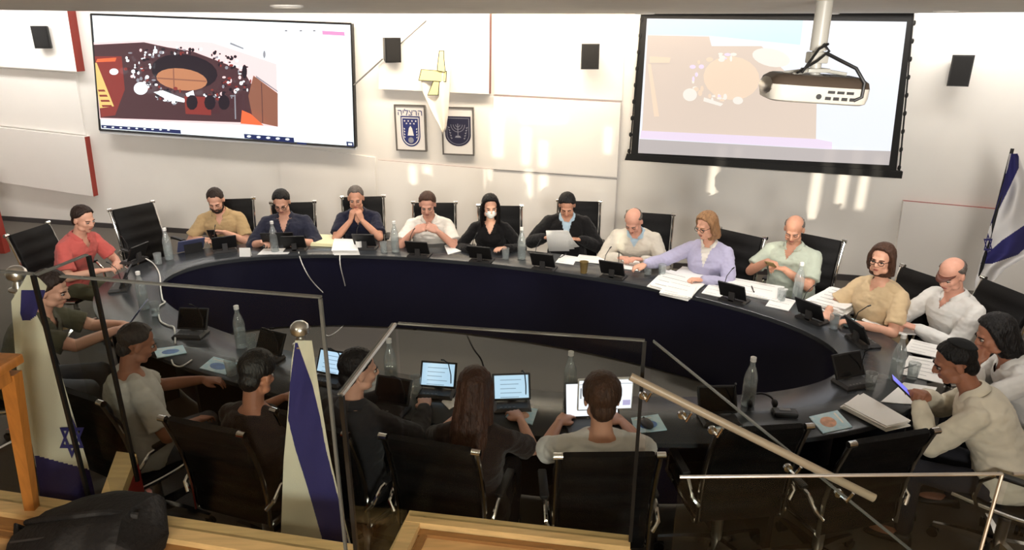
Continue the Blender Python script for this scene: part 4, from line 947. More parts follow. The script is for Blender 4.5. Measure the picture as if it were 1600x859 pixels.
for n_, c_ in (('coral', (198, 94, 88)), ('tanpolo', (184, 156, 114)), ('navyshirt', (40, 42, 58)), ('darknavy', (26, 28, 48)), ('white', (232, 226, 216)), ('blackcloth', (18, 16, 17)), ('offwhite', (214, 206, 192)), ('lavender', (184, 180, 208)), ('palegreen', (184, 192, 176)), ('beige', (210, 184, 146)), ('whiteshirt', (226, 224, 220)), ('creamshirt', (222, 214, 194)), ('olive', (84, 80, 62)), ('greytee', (208, 206, 198)), ('lightblue', (176, 200, 216)), ('darkgrey', (44, 42, 44)), ('darkbrowntop', (36, 24, 22))):
    clothmat(n_, srgb(*c_))
def H_(w, **k): return dict(w=w, **k)
PEOPLE = []
def P_(key, chair_label, cdx=0.0, cdy=-.04, crot=0, **k):
    r_ = person(**k); PEOPLE.append((key, r_)); ob, loc, ph, arms, HC = r_
    if chair_label:
        f = Vector((cos(ph), sin(ph))); s_ = Vector((f.y, -f.x)); chair(loc.x + f.x * cdy + s_.x * cdx, loc.y + f.y * cdy + s_.y * cdx, ph + radians(crot), chair_label)
    return r_
NV = .0065
P_('coral', 'black office chair under the man in the coral polo shirt at the left end', label='man in a coral red polo shirt in profile at the table end', px=(130, 342), phi=-12, skin='skin_a', hair='darkbrown', top='coral', lean=20, hyaw=-6, hpitch=18, trousers='trouser_olive',
   L=H_((-.10, .42, .74), curl=.5), R=H_((.10, .40, .72), curl=.5), collar=True)
P_('tan', 'black office chair behind the man in the tan polo shirt', label='bearded man in a tan polo shirt looking down at a phone', px=(337, 312), phi=278, skin='skin_a', hair='darkbrown', top='tanpolo', hairstyle='crop', beard='darkbrown', build=1.06, lean=16, hpitch=34,
   L=H_((-.07, .34, .86), curl=.6, up=(-.3, -.5, .8)), R=H_((.16, .33, .80), curl=.4), trousers='trouser_dark')
P_('navy', 'black office chair behind the heavy man in the navy shirt', label='heavy-set person in a dark navy shirt and glasses reading a tablet', px=(440, 315), phi=276, skin='skin_a', hair='black', top='navyshirt', sleeve='roll', hairstyle='short', build=1.26, belly=.05, seat=.395, lean=8, hpitch=30, glasses=True,
   L=H_((-.16, .36, .82), curl=.7), R=H_((.17, .36, .82), curl=.7), vneck=.11)
P_('clasp', 'black office chair behind the grey-haired man with clasped hands', label='grey-haired man in a dark navy polo shirt with hands clasped before his chin', px=(556, 309), phi=276, skin='skin_b', hair='grey', top='darknavy', hairstyle='crop', lean=20, hpitch=16,
   L=H_((-.055, .36, .96), dir=(.25, .05, 1), up=(-.75, .6, 0), curl=.75, pole=(-.7, .2, -.9)), R=H_((.055, .36, .96), dir=(-.25, .05, 1), up=(.75, .6, 0), curl=.75, pole=(.7, .2, -.9)))
P_('whitepolo', 'black office chair behind the man in the white polo shirt', label='man in a white polo shirt with both hands raised before his chest', px=(668, 319), phi=270, skin='skin_red', hair='brown', top='white', hairstyle='short', build=1.08, seat=.41, lean=16, hpitch=24,
   L=H_((-.10, .36, .93), dir=(.7, .1, .45), up=(-.2, .8, .4), curl=.6, pole=(-.7, .2, -.9)), R=H_((.12, .35, .93), dir=(-.8, .1, .35), up=(.2, .8, .4), curl=.6, pole=(.7, .2, -.9)))
P_('mask', 'black office chair behind the woman wearing a white face mask', cdx=-.07, label='woman with long black hair and a white face mask, dressed in black', px=(766, 322), phi=268, skin='skin_c', hair='black', top='blackcloth', sleeve='long', female=True, hairstyle='long', seat=.41, lean=14, hpitch=14, hyaw=10, mask=True, collar=False, vneck=.07,
   L=H_((-.16, .34, .80)), R=H_((.18, .36, .80)), scale=.94)
P_('black', 'black office chair behind the dark-haired man in the black jacket', cdx=-.10, label='dark-haired man in a black jacket over a light shirt reading papers', px=(886, 320), phi=263, skin='skin_b', hair='black', top='blackcloth', sleeve='long', hairstyle='short', build=1.10, lean=20, hpitch=36, inner='lightblue', vneck=.16, topname='jacket',
   L=H_((-.14, .34, .82), curl=.5), R=H_((.20, .38, .84), curl=.5))
P_('balds', 'black office chair behind the bald man in the off-white pullover', cdx=-.08, label='bald man with a reddish scalp in an off-white pullover, writing', px=(990, 345), phi=254, skin='skin_red', hair='grey', top='offwhite', sleeve='long', hairstyle='fringe', build=1.06, lean=24, hpitch=38, hyaw=-12, vneck=.05,
   L=H_((-.10, .42, .80), curl=.4), R=H_((.12, .42, .80), curl=.6), inner='lightblue', topname='pullover')
P_('blonde', 'black office chair behind the blonde woman in lavender, turned sideways', cdx=-.08, crot=-14, label='blonde woman with glasses in a lavender shirt reaching an arm to her right', px=(1104, 352), phi=238, skin='skin_c', hair='blond', top='lavender', sleeve='long', female=True, hairstyle='bob', seat=.41, lean=10, hpitch=18, hyaw=-24, glasses=True, vneck=.14,
   L=H_((-.06, .36, .79), curl=.4), R=H_((.42, .42, .86), curl=.3, dir=(.7, .5, -.2)), build=1.05, inner='white', scale=.97)
P_('green', 'black office chair behind the man in the pale green polo shirt', cdx=-.04, label='older balding man in a pale green polo shirt holding a phone', px=(1241, 358), phi=None, skin='skin_b', hair='grey', top='palegreen', hairstyle='fringe', build=1.18, belly=.05, lean=8, hpitch=28, hyaw=12,
   L=H_((-.05, .32, .90), curl=.7, dir=(.6, .6, .2)), R=H_((.10, .31, .93), curl=.7, dir=(-.6, .5, .2)), trousers='trouser_grey')
P_('beige', 'black office chair behind the woman in the beige top', cdx=-.05, label='woman with brown shoulder-length hair and glasses in a beige top', px=(1378, 405), phi=None, skin='skin_c', hair='brown', top='beige', female=True, hairstyle='bob', build=1.2, belly=.03, lean=10, hpitch=4, hyaw=18, glasses=True, collar=False, vneck=.03,
   L=H_((-.10, .38, .79), curl=.4), R=H_((.14, .40, .79), curl=.4))
P_('visor', 'black office chair behind the bald man in the white shirt by the flag', label='bald man in a white shirt with glasses pushed up, writing near the wall flag', px=(1487, 428), phi=193, skin='skin_red', hair='grey', top='whiteshirt', sleeve='long', hairstyle='fringe', build=1.08, lean=12, hpitch=26, hyaw=14, cap='visor', vneck=.05,
   L=H_((-.02, .36, .80), curl=.6), R=H_((.14, .38, .80), curl=.6))
P_('hair', 'black office chair at the right border under the dark-haired person', label='person with thick black hair and white shirt, head on hand, at the right border', px=(1556, 522), phi=160, skin='skin_d', hair='black', top='whiteshirt', sleeve='long', hairstyle='bob', build=1.02, lean=26, hpitch=26, hyaw=6, voxel=NV,
   L=H_((-.04, .40, .93), dir=(.4, -.1, .9), up=(-.5, .8, .2), curl=.6, pole=(-.6, .5, -.8)), R=H_((.10, .38, .80)), collar=True, vneck=.03)
P_('kippa', 'black office chair with chrome rail under the man wearing the skullcap', cdy=-.06, crot=-8, label='man in a cream shirt and black skullcap seen from behind, holding a phone', px=(1492, 566), phi=146, skin='skin_d', hair='black', top='creamshirt', sleeve='long', hairstyle='short', build=1.04, lean=26, hpitch=26, hyaw=14, cap='kippa', voxel=NV, 
   L=H_((-.02, .44, .83), curl=.7), R=H_((.08, .42, .85), curl=.7), vneck=.0)
P_('tablet', 'black office chair under the person in olive behind the left flag', label='person in an olive top behind the left flag, arms stretched out to a tablet', px=(80, 452), phi=12, skin='skin_a', hair='darkbrown', top='olive', hairstyle='shortfull', lean=22, hpitch=20, hyaw=-6, build=1.05, scale=.98,
   L=H_((-.12, .62, .84), curl=.4), R=H_((.02, .62, .86), curl=.5), trousers='trouser_grey')
P_('tee', 'black office chair with chrome base under the man in the grey T-shirt', cdy=.02, crot=22, label='man with cropped hair in a light grey T-shirt seen from behind', px=(213, 536), phi=42, skin='skin_d', hair='greydark', top='greytee', hairstyle='crop', lean=3, hpitch=24, hyaw=-4, build=1.12, belly=.04, voxel=NV, collar=False, vneck=.0, scale=.92, seat=.42,
   L=H_((-.12, .40, .76)), R=H_((.16, .26, .66), curl=.4), trousers='trouser_grey')
P_('dark', 'black office chair with its back to the camera left of the right foreground flag', cdx=-.06, cdy=.04, label='dark-haired person in dark clothes seen from behind, left of the right foreground flag', px=(402, 584), phi=72, skin='skin_d', hair='black', top='darkbrowntop', hairstyle='shortfull', lean=2, hpitch=26, build=1.0, voxel=NV, scale=.92, seat=.405,
   L=H_((-.14, .40, .79)), R=H_((.16, .34, .74)), collar=False, vneck=.0)
P_('prof', 'black office chair behind the man in profile under the landing glass', cdy=.04, label='dark-haired man in dark clothes whose face shows in profile beyond the landing glass', px=(560, 578), phi=62, skin='skin_a', hair='black', top='darkgrey', sleeve='long', hairstyle='short', lean=4, hpitch=10, hyaw=-32, build=1.0, voxel=NV, scale=.92, seat=.405,
   L=H_((-.12, .42, .79)), R=H_((.16, .40, .79)), vneck=.0)
P_('longhair', 'black office chair behind the woman with long dark hair', cdx=-.10, cdy=.04, crot=-8, label='woman with long dark brown hair seen from behind between two lit screens', px=(742, 608), phi=82, skin='skin_a', hair='chestnut', top='darkbrowntop', sleeve='short', female=True, hairstyle='longback', lean=0, hpitch=16, hyaw=-6, voxel=NV, shoulders=1.1, scale=.92, seat=.405,
   L=H_((-.14, .38, .79)), R=H_((.18, .36, .79)), collar=False, vneck=.0)
P_('monitor', 'black office chair with a wide back behind the person at the large white monitor', cdy=.04, label='person with short brown hair and white top, back to us, before the bright monitor', px=(940, 622), phi=91, skin='skin_b', hair='brown', top='whiteshirt', sleeve='short', hairstyle='shortfull', lean=-2, hpitch=12, voxel=NV, build=1.0, scale=.92, seat=.405,
   L=H_((-.16, .36, .79)), R=H_((.18, .36, .79)), collar=False, vneck=.0, head_k=1.05)
# empty chairs
def chair_px(px, py, z, phi, label):
    """px: where the middle of the chair's back top shows"""
    p = at(px, py, z); f = Vector((cos(radians(phi)), sin(radians(phi)))); return chair(p.x + f.x * .31, p.y + f.y * .31, radians(phi), label)
chair_px(207, 322, 1.03, -35, 'empty black office chair with a tall ribbed back between the coral and the tan shirts')
chair_px(1188, 675, 1.0, 96, 'empty black office chair under the diagonal handrail, before the grey tabletop')
chair_px(1390, 688, 1.0, 104, 'empty black office chair in front of the thick paper stack at the right')

if False:
    for k_, r_ in PEOPLE:
        l_ = r_[1]; d_ = min((oval(i * pi / 180, .56) - Vector((l_.x, l_.y))).length for i in range(360)); ins = TC; v_ = Vector((l_.x, l_.y)) - TC; x_, y_ = v_.dot(TU) / (TA + .56), v_.dot(TV_) / (TB + .56)
        print('DBG', k_, 'root', [round(c, 2) for c in l_], 'edge dist', round(d_ * (1 if x_ * x_ + y_ * y_ > 1 else -1), 2), 'headz', round(r_[4].z, 2), 'heady', round(r_[4].y, 2), 'phi', round(math.degrees(r_[2])))
# ================================================================ things on the table
TZ = .752
mat('bottle_cap', srgb(226, 224, 220), .4); mat('label_white', srgb(210, 212, 214), .6)
BOT0 = None
def bottle(px, py, label, h=.30, z=TZ):
    global BOT0
    p = at(px, py, z)
    if BOT0 is None:
        r = empty('water_bottle', p); a_ = MB()
        prof = [(.0, 0), (.034, 0), (.038, .006), (.038, .12), (.036, .14), (.038, .16), (.034, .19), (.020, .235), (.0145, .25), (.0145, .285)]
        a_.lathe(prof, n=20, cap=False); a_.build('body', M('bottle_glass'), r)
        a_ = MB(); a_.lathe([(.001, .004), (.034, .006), (.0345, .13), (.001, .131)], n=16); a_.build('water', M('water_fill'), r)
        a_ = MB(); a_.lathe([(.0165, .274), (.0165, .298), (.013, .30)], n=16); a_.build('cap', M('bottle_cap'), r)
        a_ = MB(); a_.lathe([(.0385, .05), (.0385, .105)], n=20, cap=False); a_.build('label', M('label_white'), r) if False else None
        BOT0 = r; KIDS[r.name] = list(r.children); r['category'] = 'bottle'; r['group'] = 'clear water bottles on the conference table'; r['label'] = label; return r
    c_ = BOT0.copy(); COL.objects.link(c_); c_.location = p; c_['label'] = label; c_.scale = (1, 1, h / .30)
    for ch in KIDS[BOT0.name]: dup(ch, parent=c_)
    return c_
bottle(265, 405, 'clear water bottle in front of the empty chair with the ribbed back')
bottle(430, 393, 'clear water bottle in front of the person in the navy shirt')
bottle(618, 393, 'clear water bottle left of the man in the white polo shirt')
bottle(815, 404, 'clear water bottle between the masked woman and the man in black')
bottle(1245, 466, 'clear water bottle in front of the man in pale green')
bottle(226, 482, 'clear water bottle beside the tablet held at the left of the table')
bottle(378, 542, 'clear water bottle standing alone before the left foreground booklets')
bottle(1168, 632, 'clear water bottle on the near side by the slanted glass edge')
bottle(1398, 592, 'clear water bottle beside the phone held by the man in the skullcap')
bottle(890, 622, 'clear water bottle just left of the large white monitor')
bottle(612, 600, 'clear water bottle beside the man in profile')
CUP0 = None
def tumbler(px, py, label, z=TZ):
    global CUP0
    p = at(px, py, z)
    if CUP0 is None:
        r = empty('drinking_glass', p); a_ = MB(); a_.lathe([(.0, .0), (.029, 0), (.035, .1), (.0335, .1), (.027, .008), (.0, .008)], n=18, cap=False); a_.build('body', M('glass_cup'), r)
        a_ = MB(); a_.lathe([(.026, .009), (.030, .045), (.0, .0455)], n=16, cap=False); a_.build('water', M('water_fill'), r)
        CUP0 = r; KIDS[r.name] = list(r.children); r['category'] = 'glass'; r['group'] = 'drinking glasses on the conference table'; r['label'] = label; return r
    c_ = CUP0.copy(); COL.objects.link(c_); c_.location = p; c_['label'] = label
    for ch in KIDS[CUP0.name]: dup(ch, parent=c_)
for x, y, l in ((248, 412, 'clear drinking glass left of the bottle by the empty ribbed chair'), (600, 394, 'clear drinking glass by the man with clasped hands'), (642, 396, 'clear drinking glass right of the bottle by the white polo shirt'), (790, 404, 'clear drinking glass in front of the masked woman'),
                (1012, 428, 'tall clear glass between the bald man and the blonde woman'), (1034, 430, 'clear glass just left of the blonde woman\'s papers'), (394, 545, 'clear drinking glass right of the lone bottle on the near left'), (650, 612, 'clear drinking glass left of the first lit screen'), (1220, 470, 'clear drinking glass left of the bottle by the pale green shirt'),
                (1358, 606, 'clear drinking glass on the right curve before the phone'), (1425, 590, 'clear drinking glass right of the bottle near the skullcap'), (362, 585, 'clear drinking glass standing at the corner of the near-left booklet'), (244, 492, 'clear drinking glass right of the bottle by the tablet'), (1302, 512, 'clear drinking glass right of the dark terminal near the beige top')):
    tumbler(x, y, l)
def inward(p):                          # direction from p to the open middle of the ring
    return facing((p.x, p.y)) 
TERM0 = None
def terminal(px, py, label, lit=False, rot=0, name='conference_terminal', yawabs=None):
    """small desk unit: base, tilted screen whose back looks to the middle of the ring"""
    global TERM0
    p = at(px, py, TZ); ph = radians(yawabs) if yawabs is not None else inward(p) + radians(rot)
    if TERM0 is None or lit:
        r = empty(name, p, ph - pi / 2)
        a_ = MB(); a_.rings([[Vector((x, y, z)) for x, y in ((-.13 * k, -.10 * k), (.13 * k, -.10 * k), (.13 * k, .07), (-.13 * k, .07))] for z, k in ((0, 1), (.012, 1), (.03, .85))]); a_.build('base', M('charcoal'), r, smooth=False)
        RX = Matrix.Translation((0, .045, .10)) @ Matrix.Rotation(radians(-28), 4, 'X')
        a_ = MB(); a_.box((0, 0, .025), (.27, .018, .19), bev=.006); a_.xform(RX); a_.build('screen_housing', M('black_plastic'), r, smooth=False)
        a_ = MB(); a_.add([RX @ Vector(v) for v in ((-.12, -.0095, -.055), (.12, -.0095, -.055), (.12, -.0095, .105), (-.12, -.0095, .105))], [(0, 1, 2, 3)]); sc = a_.build('display', emi('disp_lit', srgb(190, 222, 246), .85) if lit and 'disp_lit' not in MATS else M('disp_lit' if lit else 'black_gloss'), r, smooth=False)
        if lit:
            a_ = MB()
            for i in range(5): a_.add([RX @ Vector(v) for v in ((-.08, -.0102, .07 - .03 * i), (.07 - .02 * (i % 3), -.0102, .07 - .03 * i), (.07 - .02 * (i % 3), -.0102, .075 - .03 * i), (-.08, -.0102, .075 - .03 * i))], [(0, 1, 2, 3)])
            a_.build('text_line', emi('disp_line', srgb(150, 180, 205), .6) if 'disp_line' not in MATS else M('disp_line'), r, smooth=False)
        a_ = MB(); a_.box((0, .055, .06), (.06, .03, .10), bev=.004); a_.build('stand', M('charcoal'), r, smooth=False)
        a_ = MB(); a_.tube([(.10, .02, .03), (.10, .03, .14), (.09, .01, .24), (.07, -.05, .30)], .004, 8); a_.tube([(.07, -.05, .30), (.062, -.075, .312)], [.007, .006], 8); a_.build('microphone', M('black_plastic'), r)
        a_ = MB()
        for i in range(4): a_.box((-.08 + i * .03, -.07, .03), (.018, .012, .006))
        a_.build('buttons', M('grey_plastic'), r, smooth=False)
        r.scale = (.8,) * 3; r['category'] = 'terminal'; r['group'] = 'small desk terminals on the conference table'; r['label'] = label
        if not lit: TERM0 = r; KIDS[r.name] = list(r.children)
        return r
    c_ = TERM0.copy(); COL.objects.link(c_); c_.location = p; c_.rotation_euler = (0, 0, ph - pi / 2); c_['label'] = label
    for ch in KIDS[TERM0.name]: dup(ch, parent=c_)
for x, y, l, rt in ((212, 408, 'black desk terminal before the empty ribbed chair', 10), (352, 392, 'black desk terminal before the man in the tan polo', 0), (462, 391, 'black desk terminal before the person in navy', 0), (572, 388, 'black desk terminal before the man with clasped hands', 0),
                    (655, 400, 'black desk terminal before the man in the white polo', 0), (752, 408, 'black desk terminal before the masked woman', 0), (850, 420, 'black desk terminal before the man in the black jacket', 0), (958, 433, 'black desk terminal before the bald man in the pullover', 0),
                    (1146, 470, 'black desk terminal right of the blonde woman\'s paper pile', 0), (1268, 500, 'black desk terminal before the woman in beige, its grey base showing', 0), (1345, 535, 'black desk terminal on the right curve before the man near the flag', 0), (1330, 598, 'black desk terminal on the right curve nearest the open middle', -20),
                    (190, 450, 'black desk terminal at the left end before the coral shirt', 0), (300, 522, 'black desk terminal beside the white power cable on the near left', 30), (418, 560, 'black desk terminal right of the lone bottle on the near left', 0), (1122, 655, 'black desk terminal with dark screen behind the handrail', 0), (610, 640, 'black desk terminal right of the man in profile', 0)):
    terminal(x, y, l, rot=rt)
terminal(683, 614, 'desk terminal with a lit pale blue screen left of the long-haired woman', True, 0, yawabs=82)
terminal(800, 634, 'desk terminal with a lit pale blue screen right of the long-haired woman', True, 0, yawabs=94)
terminal(516, 594, 'desk terminal with a lit pale blue screen left of the man in profile', True, 0, yawabs=70)
# large white monitor
p = at(943, 664, TZ); r = empty('desktop_monitor', p, radians(4), 'large bright white monitor on a stand, half hidden by a head', 'monitor'); r.scale = (.82, .82, .78)
a_ = MB(); a_.box((0, .0, .245), (.36, .022, .24), bev=.006); a_.build('housing', M('white_plastic'), r, smooth=False)
emi('mon_white', srgb(240, 242, 250), 1.1); emi('mon_lilac', srgb(190, 180, 220), .9); emi('mon_grey', srgb(150, 152, 160), .8)
a_ = MB()
def mq(x0, z0, x1, z1, y, mi): a_.add([(x0, y, z0), (x1, y, z0), (x1, y, z1), (x0, y, z1)], [(0, 1, 2, 3)], mi)
mq(-.172, .135, .172, .355, -.0115, 0); mq(-.172, .325, .172, .329, -.0125, 2); mq(-.165, .22, -.155, .30, -.0125, 2); mq(.115, .16, .165, .20, -.0125, 1)
a_.build('display', [M('mon_white'), M('mon_lilac'), M('mon_grey')], r, smooth=False)
a_ = MB(); a_.box((0, .02, .07), (.05, .015, .14)); a_.box((0, .02, .005), (.19, .15, .01), bev=.004); a_.build('stand', M('silver'), r, smooth=False)
p = at(930, 672, TZ); r = empty('laptop', p, radians(4), 'small lit laptop under the large white monitor', 'laptop'); a_ = MB(); a_.box((0, 0, .008), (.30, .2, .016), bev=.004); a_.build('base', M('charcoal'), r, smooth=False)
RX = Matrix.Translation((0, .1, .016)) @ Matrix.Rotation(radians(-15), 4, 'X'); a_ = MB(); a_.box((0, 0, .10), (.30, .01, .2), bev=.004); a_.xform(RX); a_.build('lid', M('charcoal'), r, smooth=False)
a_ = MB(); a_.add([RX @ Vector(v) for v in ((-.14, -.0055, .012), (.14, -.0055, .012), (.14, -.0055, .19), (-.14, -.0055, .19))], [(0, 1, 2, 3)]); a_.build('display', M('mon_white'), r, smooth=False)
a_ = MB(); a_.box((0, -.02, .0165), (.26, .1, .002)); a_.build('keyboard', M('black_plastic'), r, smooth=False)
# ---- papers
def sheet(px4, label, th=.003, m_='paper', name='paper_sheet', z=TZ, lines=0, group='loose papers on the table', cat='paper', jitter=0):
    pts = [at(x, y, z) for x, y in px4]; c = sum(pts, Vector()) / 4; r = empty(name, (c.x, c.y, z), 0, label, cat, group)
    n = max(1, round(th / .006)); 
    for k in range(n):
        a_ = MB(); j = jitter * .01; rnd = random.Random(px4[0][0] * 31 + k); d = Vector((rnd.uniform(-j, j), rnd.uniform(-j, j), 0)); rot = Matrix.Rotation(rnd.uniform(-1, 1) * jitter * .04, 3, 'Z')
        pp = [rot @ (q_ - c) + d for q_ in pts]; N_ = 6; z0 = th * k / n; z1 = th * (k + 1) / n - (.0004 if n > 1 else 0)
        top = []
        for i in range(N_ + 1):
            for jj in range(N_ + 1):
                u, v = i / N_, jj / N_; q_ = pp[0].lerp(pp[1], u).lerp(pp[3].lerp(pp[2], u), v); top.append(Vector((q_.x, q_.y, z1 + .0016 * abs(sin(3 * u + 2 * v + k)))))
        bt = [Vector((t_.x, t_.y, z0)) for t_ in top]; W_ = N_ + 1; n0 = len(top)
        fs = [(i * W_ + jj, (i + 1) * W_ + jj, (i + 1) * W_ + jj + 1, i * W_ + jj + 1) for i in range(N_) for jj in range(N_)]
        fs += [tuple(n0 + i_ for i_ in f[::-1]) for f in fs]; ed = [i for i in range(W_)] + [i * W_ + N_ for i in range(1, W_)] + [N_ * W_ + i for i in range(N_ - 1, -1, -1)] + [i * W_ for i in range(N_ - 1, 0, -1)]
        fs += [(ed[i], ed[(i + 1) % len(ed)], n0 + ed[(i + 1) % len(ed)], n0 + ed[i]) for i in range(len(ed))]
        a_.add(top + bt, fs); a_.build('sheet', M(m_), r, smooth=False)
    if lines:
        a_ = MB(); pp = [q_ - c for q_ in pts]
        for i in range(lines):
            v = .15 + .7 * i / max(1, lines - 1); u0, u1 = .12, (.85 if i % 3 else .6); th_ = .012
            def b(u, v): q_ = pp[0].lerp(pp[1], u).lerp(pp[3].lerp(pp[2], u), v); return Vector((q_.x, q_.y, th + .0026))
            a_.add([b(u0, v), b(u1, v), b(u1, v + th_), b(u0, v + th_)], [(0, 1, 2, 3)])
        a_.build('print_lines', M('ink'), r, smooth=False)
    return r
sheet([(486, 384), (530, 386), (528, 372), (490, 370)], 'cream paper stack between the navy shirt and the clasped hands', .03, 'paper_warm', 'paper_stack', group='paper stacks on the table', jitter=1)
sheet([(520, 398), (560, 398), (556, 380), (524, 379)], 'greyish paper stack before the man with clasped hands', .045, 'paper', 'paper_stack', group='paper stacks on the table', jitter=1)
sheet([(402, 398), (450, 397), (458, 388), (412, 389)], 'white sheet lying before the person in navy', .003)
sheet([(700, 398), (722, 392), (712, 378), (694, 384)], 'white sheet between the white polo shirt and the masked woman', .004)
sheet([(898, 408), (936, 412), (944, 402), (905, 398)], 'white sheet lying right of the paper cup', .003, lines=3)
sheet([(936, 414), (1000, 424), (1004, 408), (944, 400)], 'wide white sheet before the bald man in the pullover', .004, lines=4)
sheet([(1012, 448), (1078, 466), (1100, 440), (1036, 424)], 'white sheet on top of the pile left of the blonde woman\'s hand', .018, 'paper', 'paper_stack', jitter=3, group='paper stacks on the table', lines=4)
sheet([(1050, 432), (1100, 442), (1112, 424), (1066, 418)], 'smaller white papers under the blonde woman\'s arm', .012, 'paper', 'paper_stack', jitter=2, group='paper stacks on the table')
sheet([(1122, 452), (1214, 472), (1226, 452), (1140, 436)], 'long white paper stack before the man in pale green', .02, 'paper', 'paper_stack', jitter=2, group='paper stacks on the table', lines=3)
sheet([(1262, 480), (1316, 494), (1352, 472), (1296, 458)], 'thick white paper stack before the woman in beige', .055, 'paper', 'paper_stack', jitter=2, group='paper stacks on the table', lines=5)
sheet([(1404, 522), (1446, 524), (1440, 508), (1408, 506)], 'white notepad under the writing hand of the man near the flag', .008, 'paper', 'notepad', lines=3)
sheet([(1412, 548), (1466, 560), (1474, 542), (1424, 530)], 'white sheet farthest from the skullcap on the right curve', .003, lines=4)
sheet([(1404, 584), (1474, 600), (1480, 566), (1420, 556)], 'large white sheet just above the man in the skullcap\'s head', .003, lines=5)
sheet([(1376, 628), (1450, 634), (1464, 606), (1412, 598)], 'white sheet under the hands that hold the lit phone', .003)
sheet([(1316, 640), (1384, 674), (1420, 664), (1344, 622)], 'thick white paper stack at the near right of the table', .035, 'paper', 'paper_stack', jitter=1.5, group='paper stacks on the table')
sheet([(1346, 500), (1378, 516), (1384, 512), (1352, 496)], 'narrow white strip of paper before the woman in beige', .003)
sheet([(690, 628), (702, 640), (716, 632), (700, 612)], 'white paper corner left of the long-haired woman', .003)
sheet([(1030, 460), (1074, 470), (1086, 452), (1046, 442)], 'white sheet sliding off the pile before the blonde woman', .026, jitter=2, lines=3)
sheet([(1096, 458), (1132, 466), (1142, 450), (1108, 444)], 'white sheet right of the blonde woman\'s paper pile', .003, lines=3)
sheet([(1196, 478), (1232, 486), (1244, 470), (1208, 462)], 'white sheet left of the bottle before the pale green shirt', .003, lines=3)
sheet([(868, 410), (896, 414), (902, 402), (878, 398)], 'white sheet left of the olive paper cup', .003, lines=2)
mat('book_cyan', srgb(176, 214, 226), .5, var=.15, vscale=30, col2=srgb(206, 226, 232)); mat('book_blue', srgb(92, 128, 184), .5, var=.2, vscale=25); mat('book_warm', srgb(214, 160, 128), .5, var=.2, vscale=30)
def booklet(px4, label, pic='book_blue'):
    pts = [at(x, y, TZ) for x, y in px4]; c = sum(pts, Vector()) / 4; r = empty('booklet', (c.x, c.y, TZ), 0, label, 'booklet', 'glossy booklets on the table')
    pp = [q_ - c for q_ in pts]; a_ = MB(); a_.prism([(q_.x, q_.y) for q_ in pp], 0, .006); a_.build('cover', M('book_cyan'), r, smooth=False)
    def b(u, v): q_ = pp[0].lerp(pp[1], u).lerp(pp[3].lerp(pp[2], u), v); return (q_.x, q_.y)
    a_ = MB(); a_.prism([b(.2 + .3 * (1 + cos(t)), .42 + .25 * sin(t)) for t in [2 * pi * i / 14 for i in range(14)]], .0062, .0068); a_.build('picture', M(pic), r, smooth=False)
    a_ = MB(); a_.prism([b(.1, .8), b(.7, .8), b(.7, .86), b(.1, .86)], .0062, .0068); a_.build('title_bar', M('paper'), r, smooth=False)
booklet([(246, 560), (292, 552), (286, 540), (240, 546)], 'glossy booklet before the man in the grey T-shirt')
booklet([(312, 576), (352, 586), (372, 568), (334, 558)], 'glossy booklet left of the dark-haired person behind the flag')
booklet([(790, 652), (832, 664), (840, 640), (800, 634)], 'glossy booklet right of the long-haired woman', 'book_warm')
booklet([(992, 678), (1042, 672), (1028, 648), (986, 654)], 'glossy booklet with a dark mouse on it right of the large monitor')
booklet([(1118, 672), (1162, 672), (1152, 656), (1112, 662)], 'glossy booklet just under the diagonal handrail')
booklet([(1264, 652), (1286, 678), (1332, 668), (1308, 642)], 'glossy booklet with a warm picture left of the near right paper stack', 'book_warm')
booklet([(1318, 508), (1344, 520), (1358, 508), (1330, 498)], 'small glossy leaflet before the woman in beige')
p = at(1010, 664, TZ + .008); r = empty('computer_mouse', p, radians(20), 'dark computer mouse lying on a glossy booklet', 'mouse'); a_ = MB(); a_.ell((0, 0, .012), (.032, .052, .02), n=16, k=10); a_.v = [Vector((v.x, v.y, max(0, v.z))) for v in a_.v]; a_.build('body', M('charcoal'), r); a_ = MB(); a_.lathe([(.004, -.003), (.008, 0), (.004, .003)], (0, .03, .028), 12, axis=(1, 0, 0)); a_.build('wheel', M('black_plastic'), r)
p = at(1226, 648, TZ); r = empty('desk_phone', p, radians(-6), 'small black device with a grey display on the grey tabletop', 'device'); a_ = MB(); a_.box((0, 0, .014), (.13, .07, .028), bev=.008); a_.build('body', M('black_plastic'), r, smooth=False); a_ = MB(); a_.box((0, .01, .029), (.06, .025, .002)); a_.build('display', M('grey_plastic'), r, smooth=False)
p = at(1190, 636, TZ); r = empty('headset', p, 0, 'black headset lying right of the near water bottle', 'headset'); a_ = MB(); a_.tube([Vector((.07 * cos(t), .05 * sin(t), .03 + .03 * sin(t))) for t in [pi * i / 10 for i in range(11)]], .006, 8); a_.build('band', M('black_plastic'), r)
for s_ in (-1, 1): a_ = MB(); a_.ell((s_ * .07, 0, .026), (.016, .03, .026), n=12, k=8); a_.build('earcup', M('black_plastic'), r)
p = at(912, 426, TZ); r = empty('paper_cup', p, 0, 'olive brown paper cup before the man in the black jacket', 'cup'); a_ = MB(); a_.lathe([(.0, 0), (.028, 0), (.038, .10), (.040, .102), (.036, .1), (.027, .006), (0, .006)], n=20, cap=False); a_.build('body', mat('cup_olive', srgb(124, 104, 62), .6), r)
p = at(562, 389, TZ); r = empty('paper_cup', p, 0, 'white paper cup before the man with clasped hands', 'cup'); a_ = MB(); a_.lathe([(.0, 0), (.028, 0), (.036, .085), (.037, .087), (.034, .085), (.027, .006), (0, .006)], n=20, cap=False); a_.build('body', M('paper'), r)
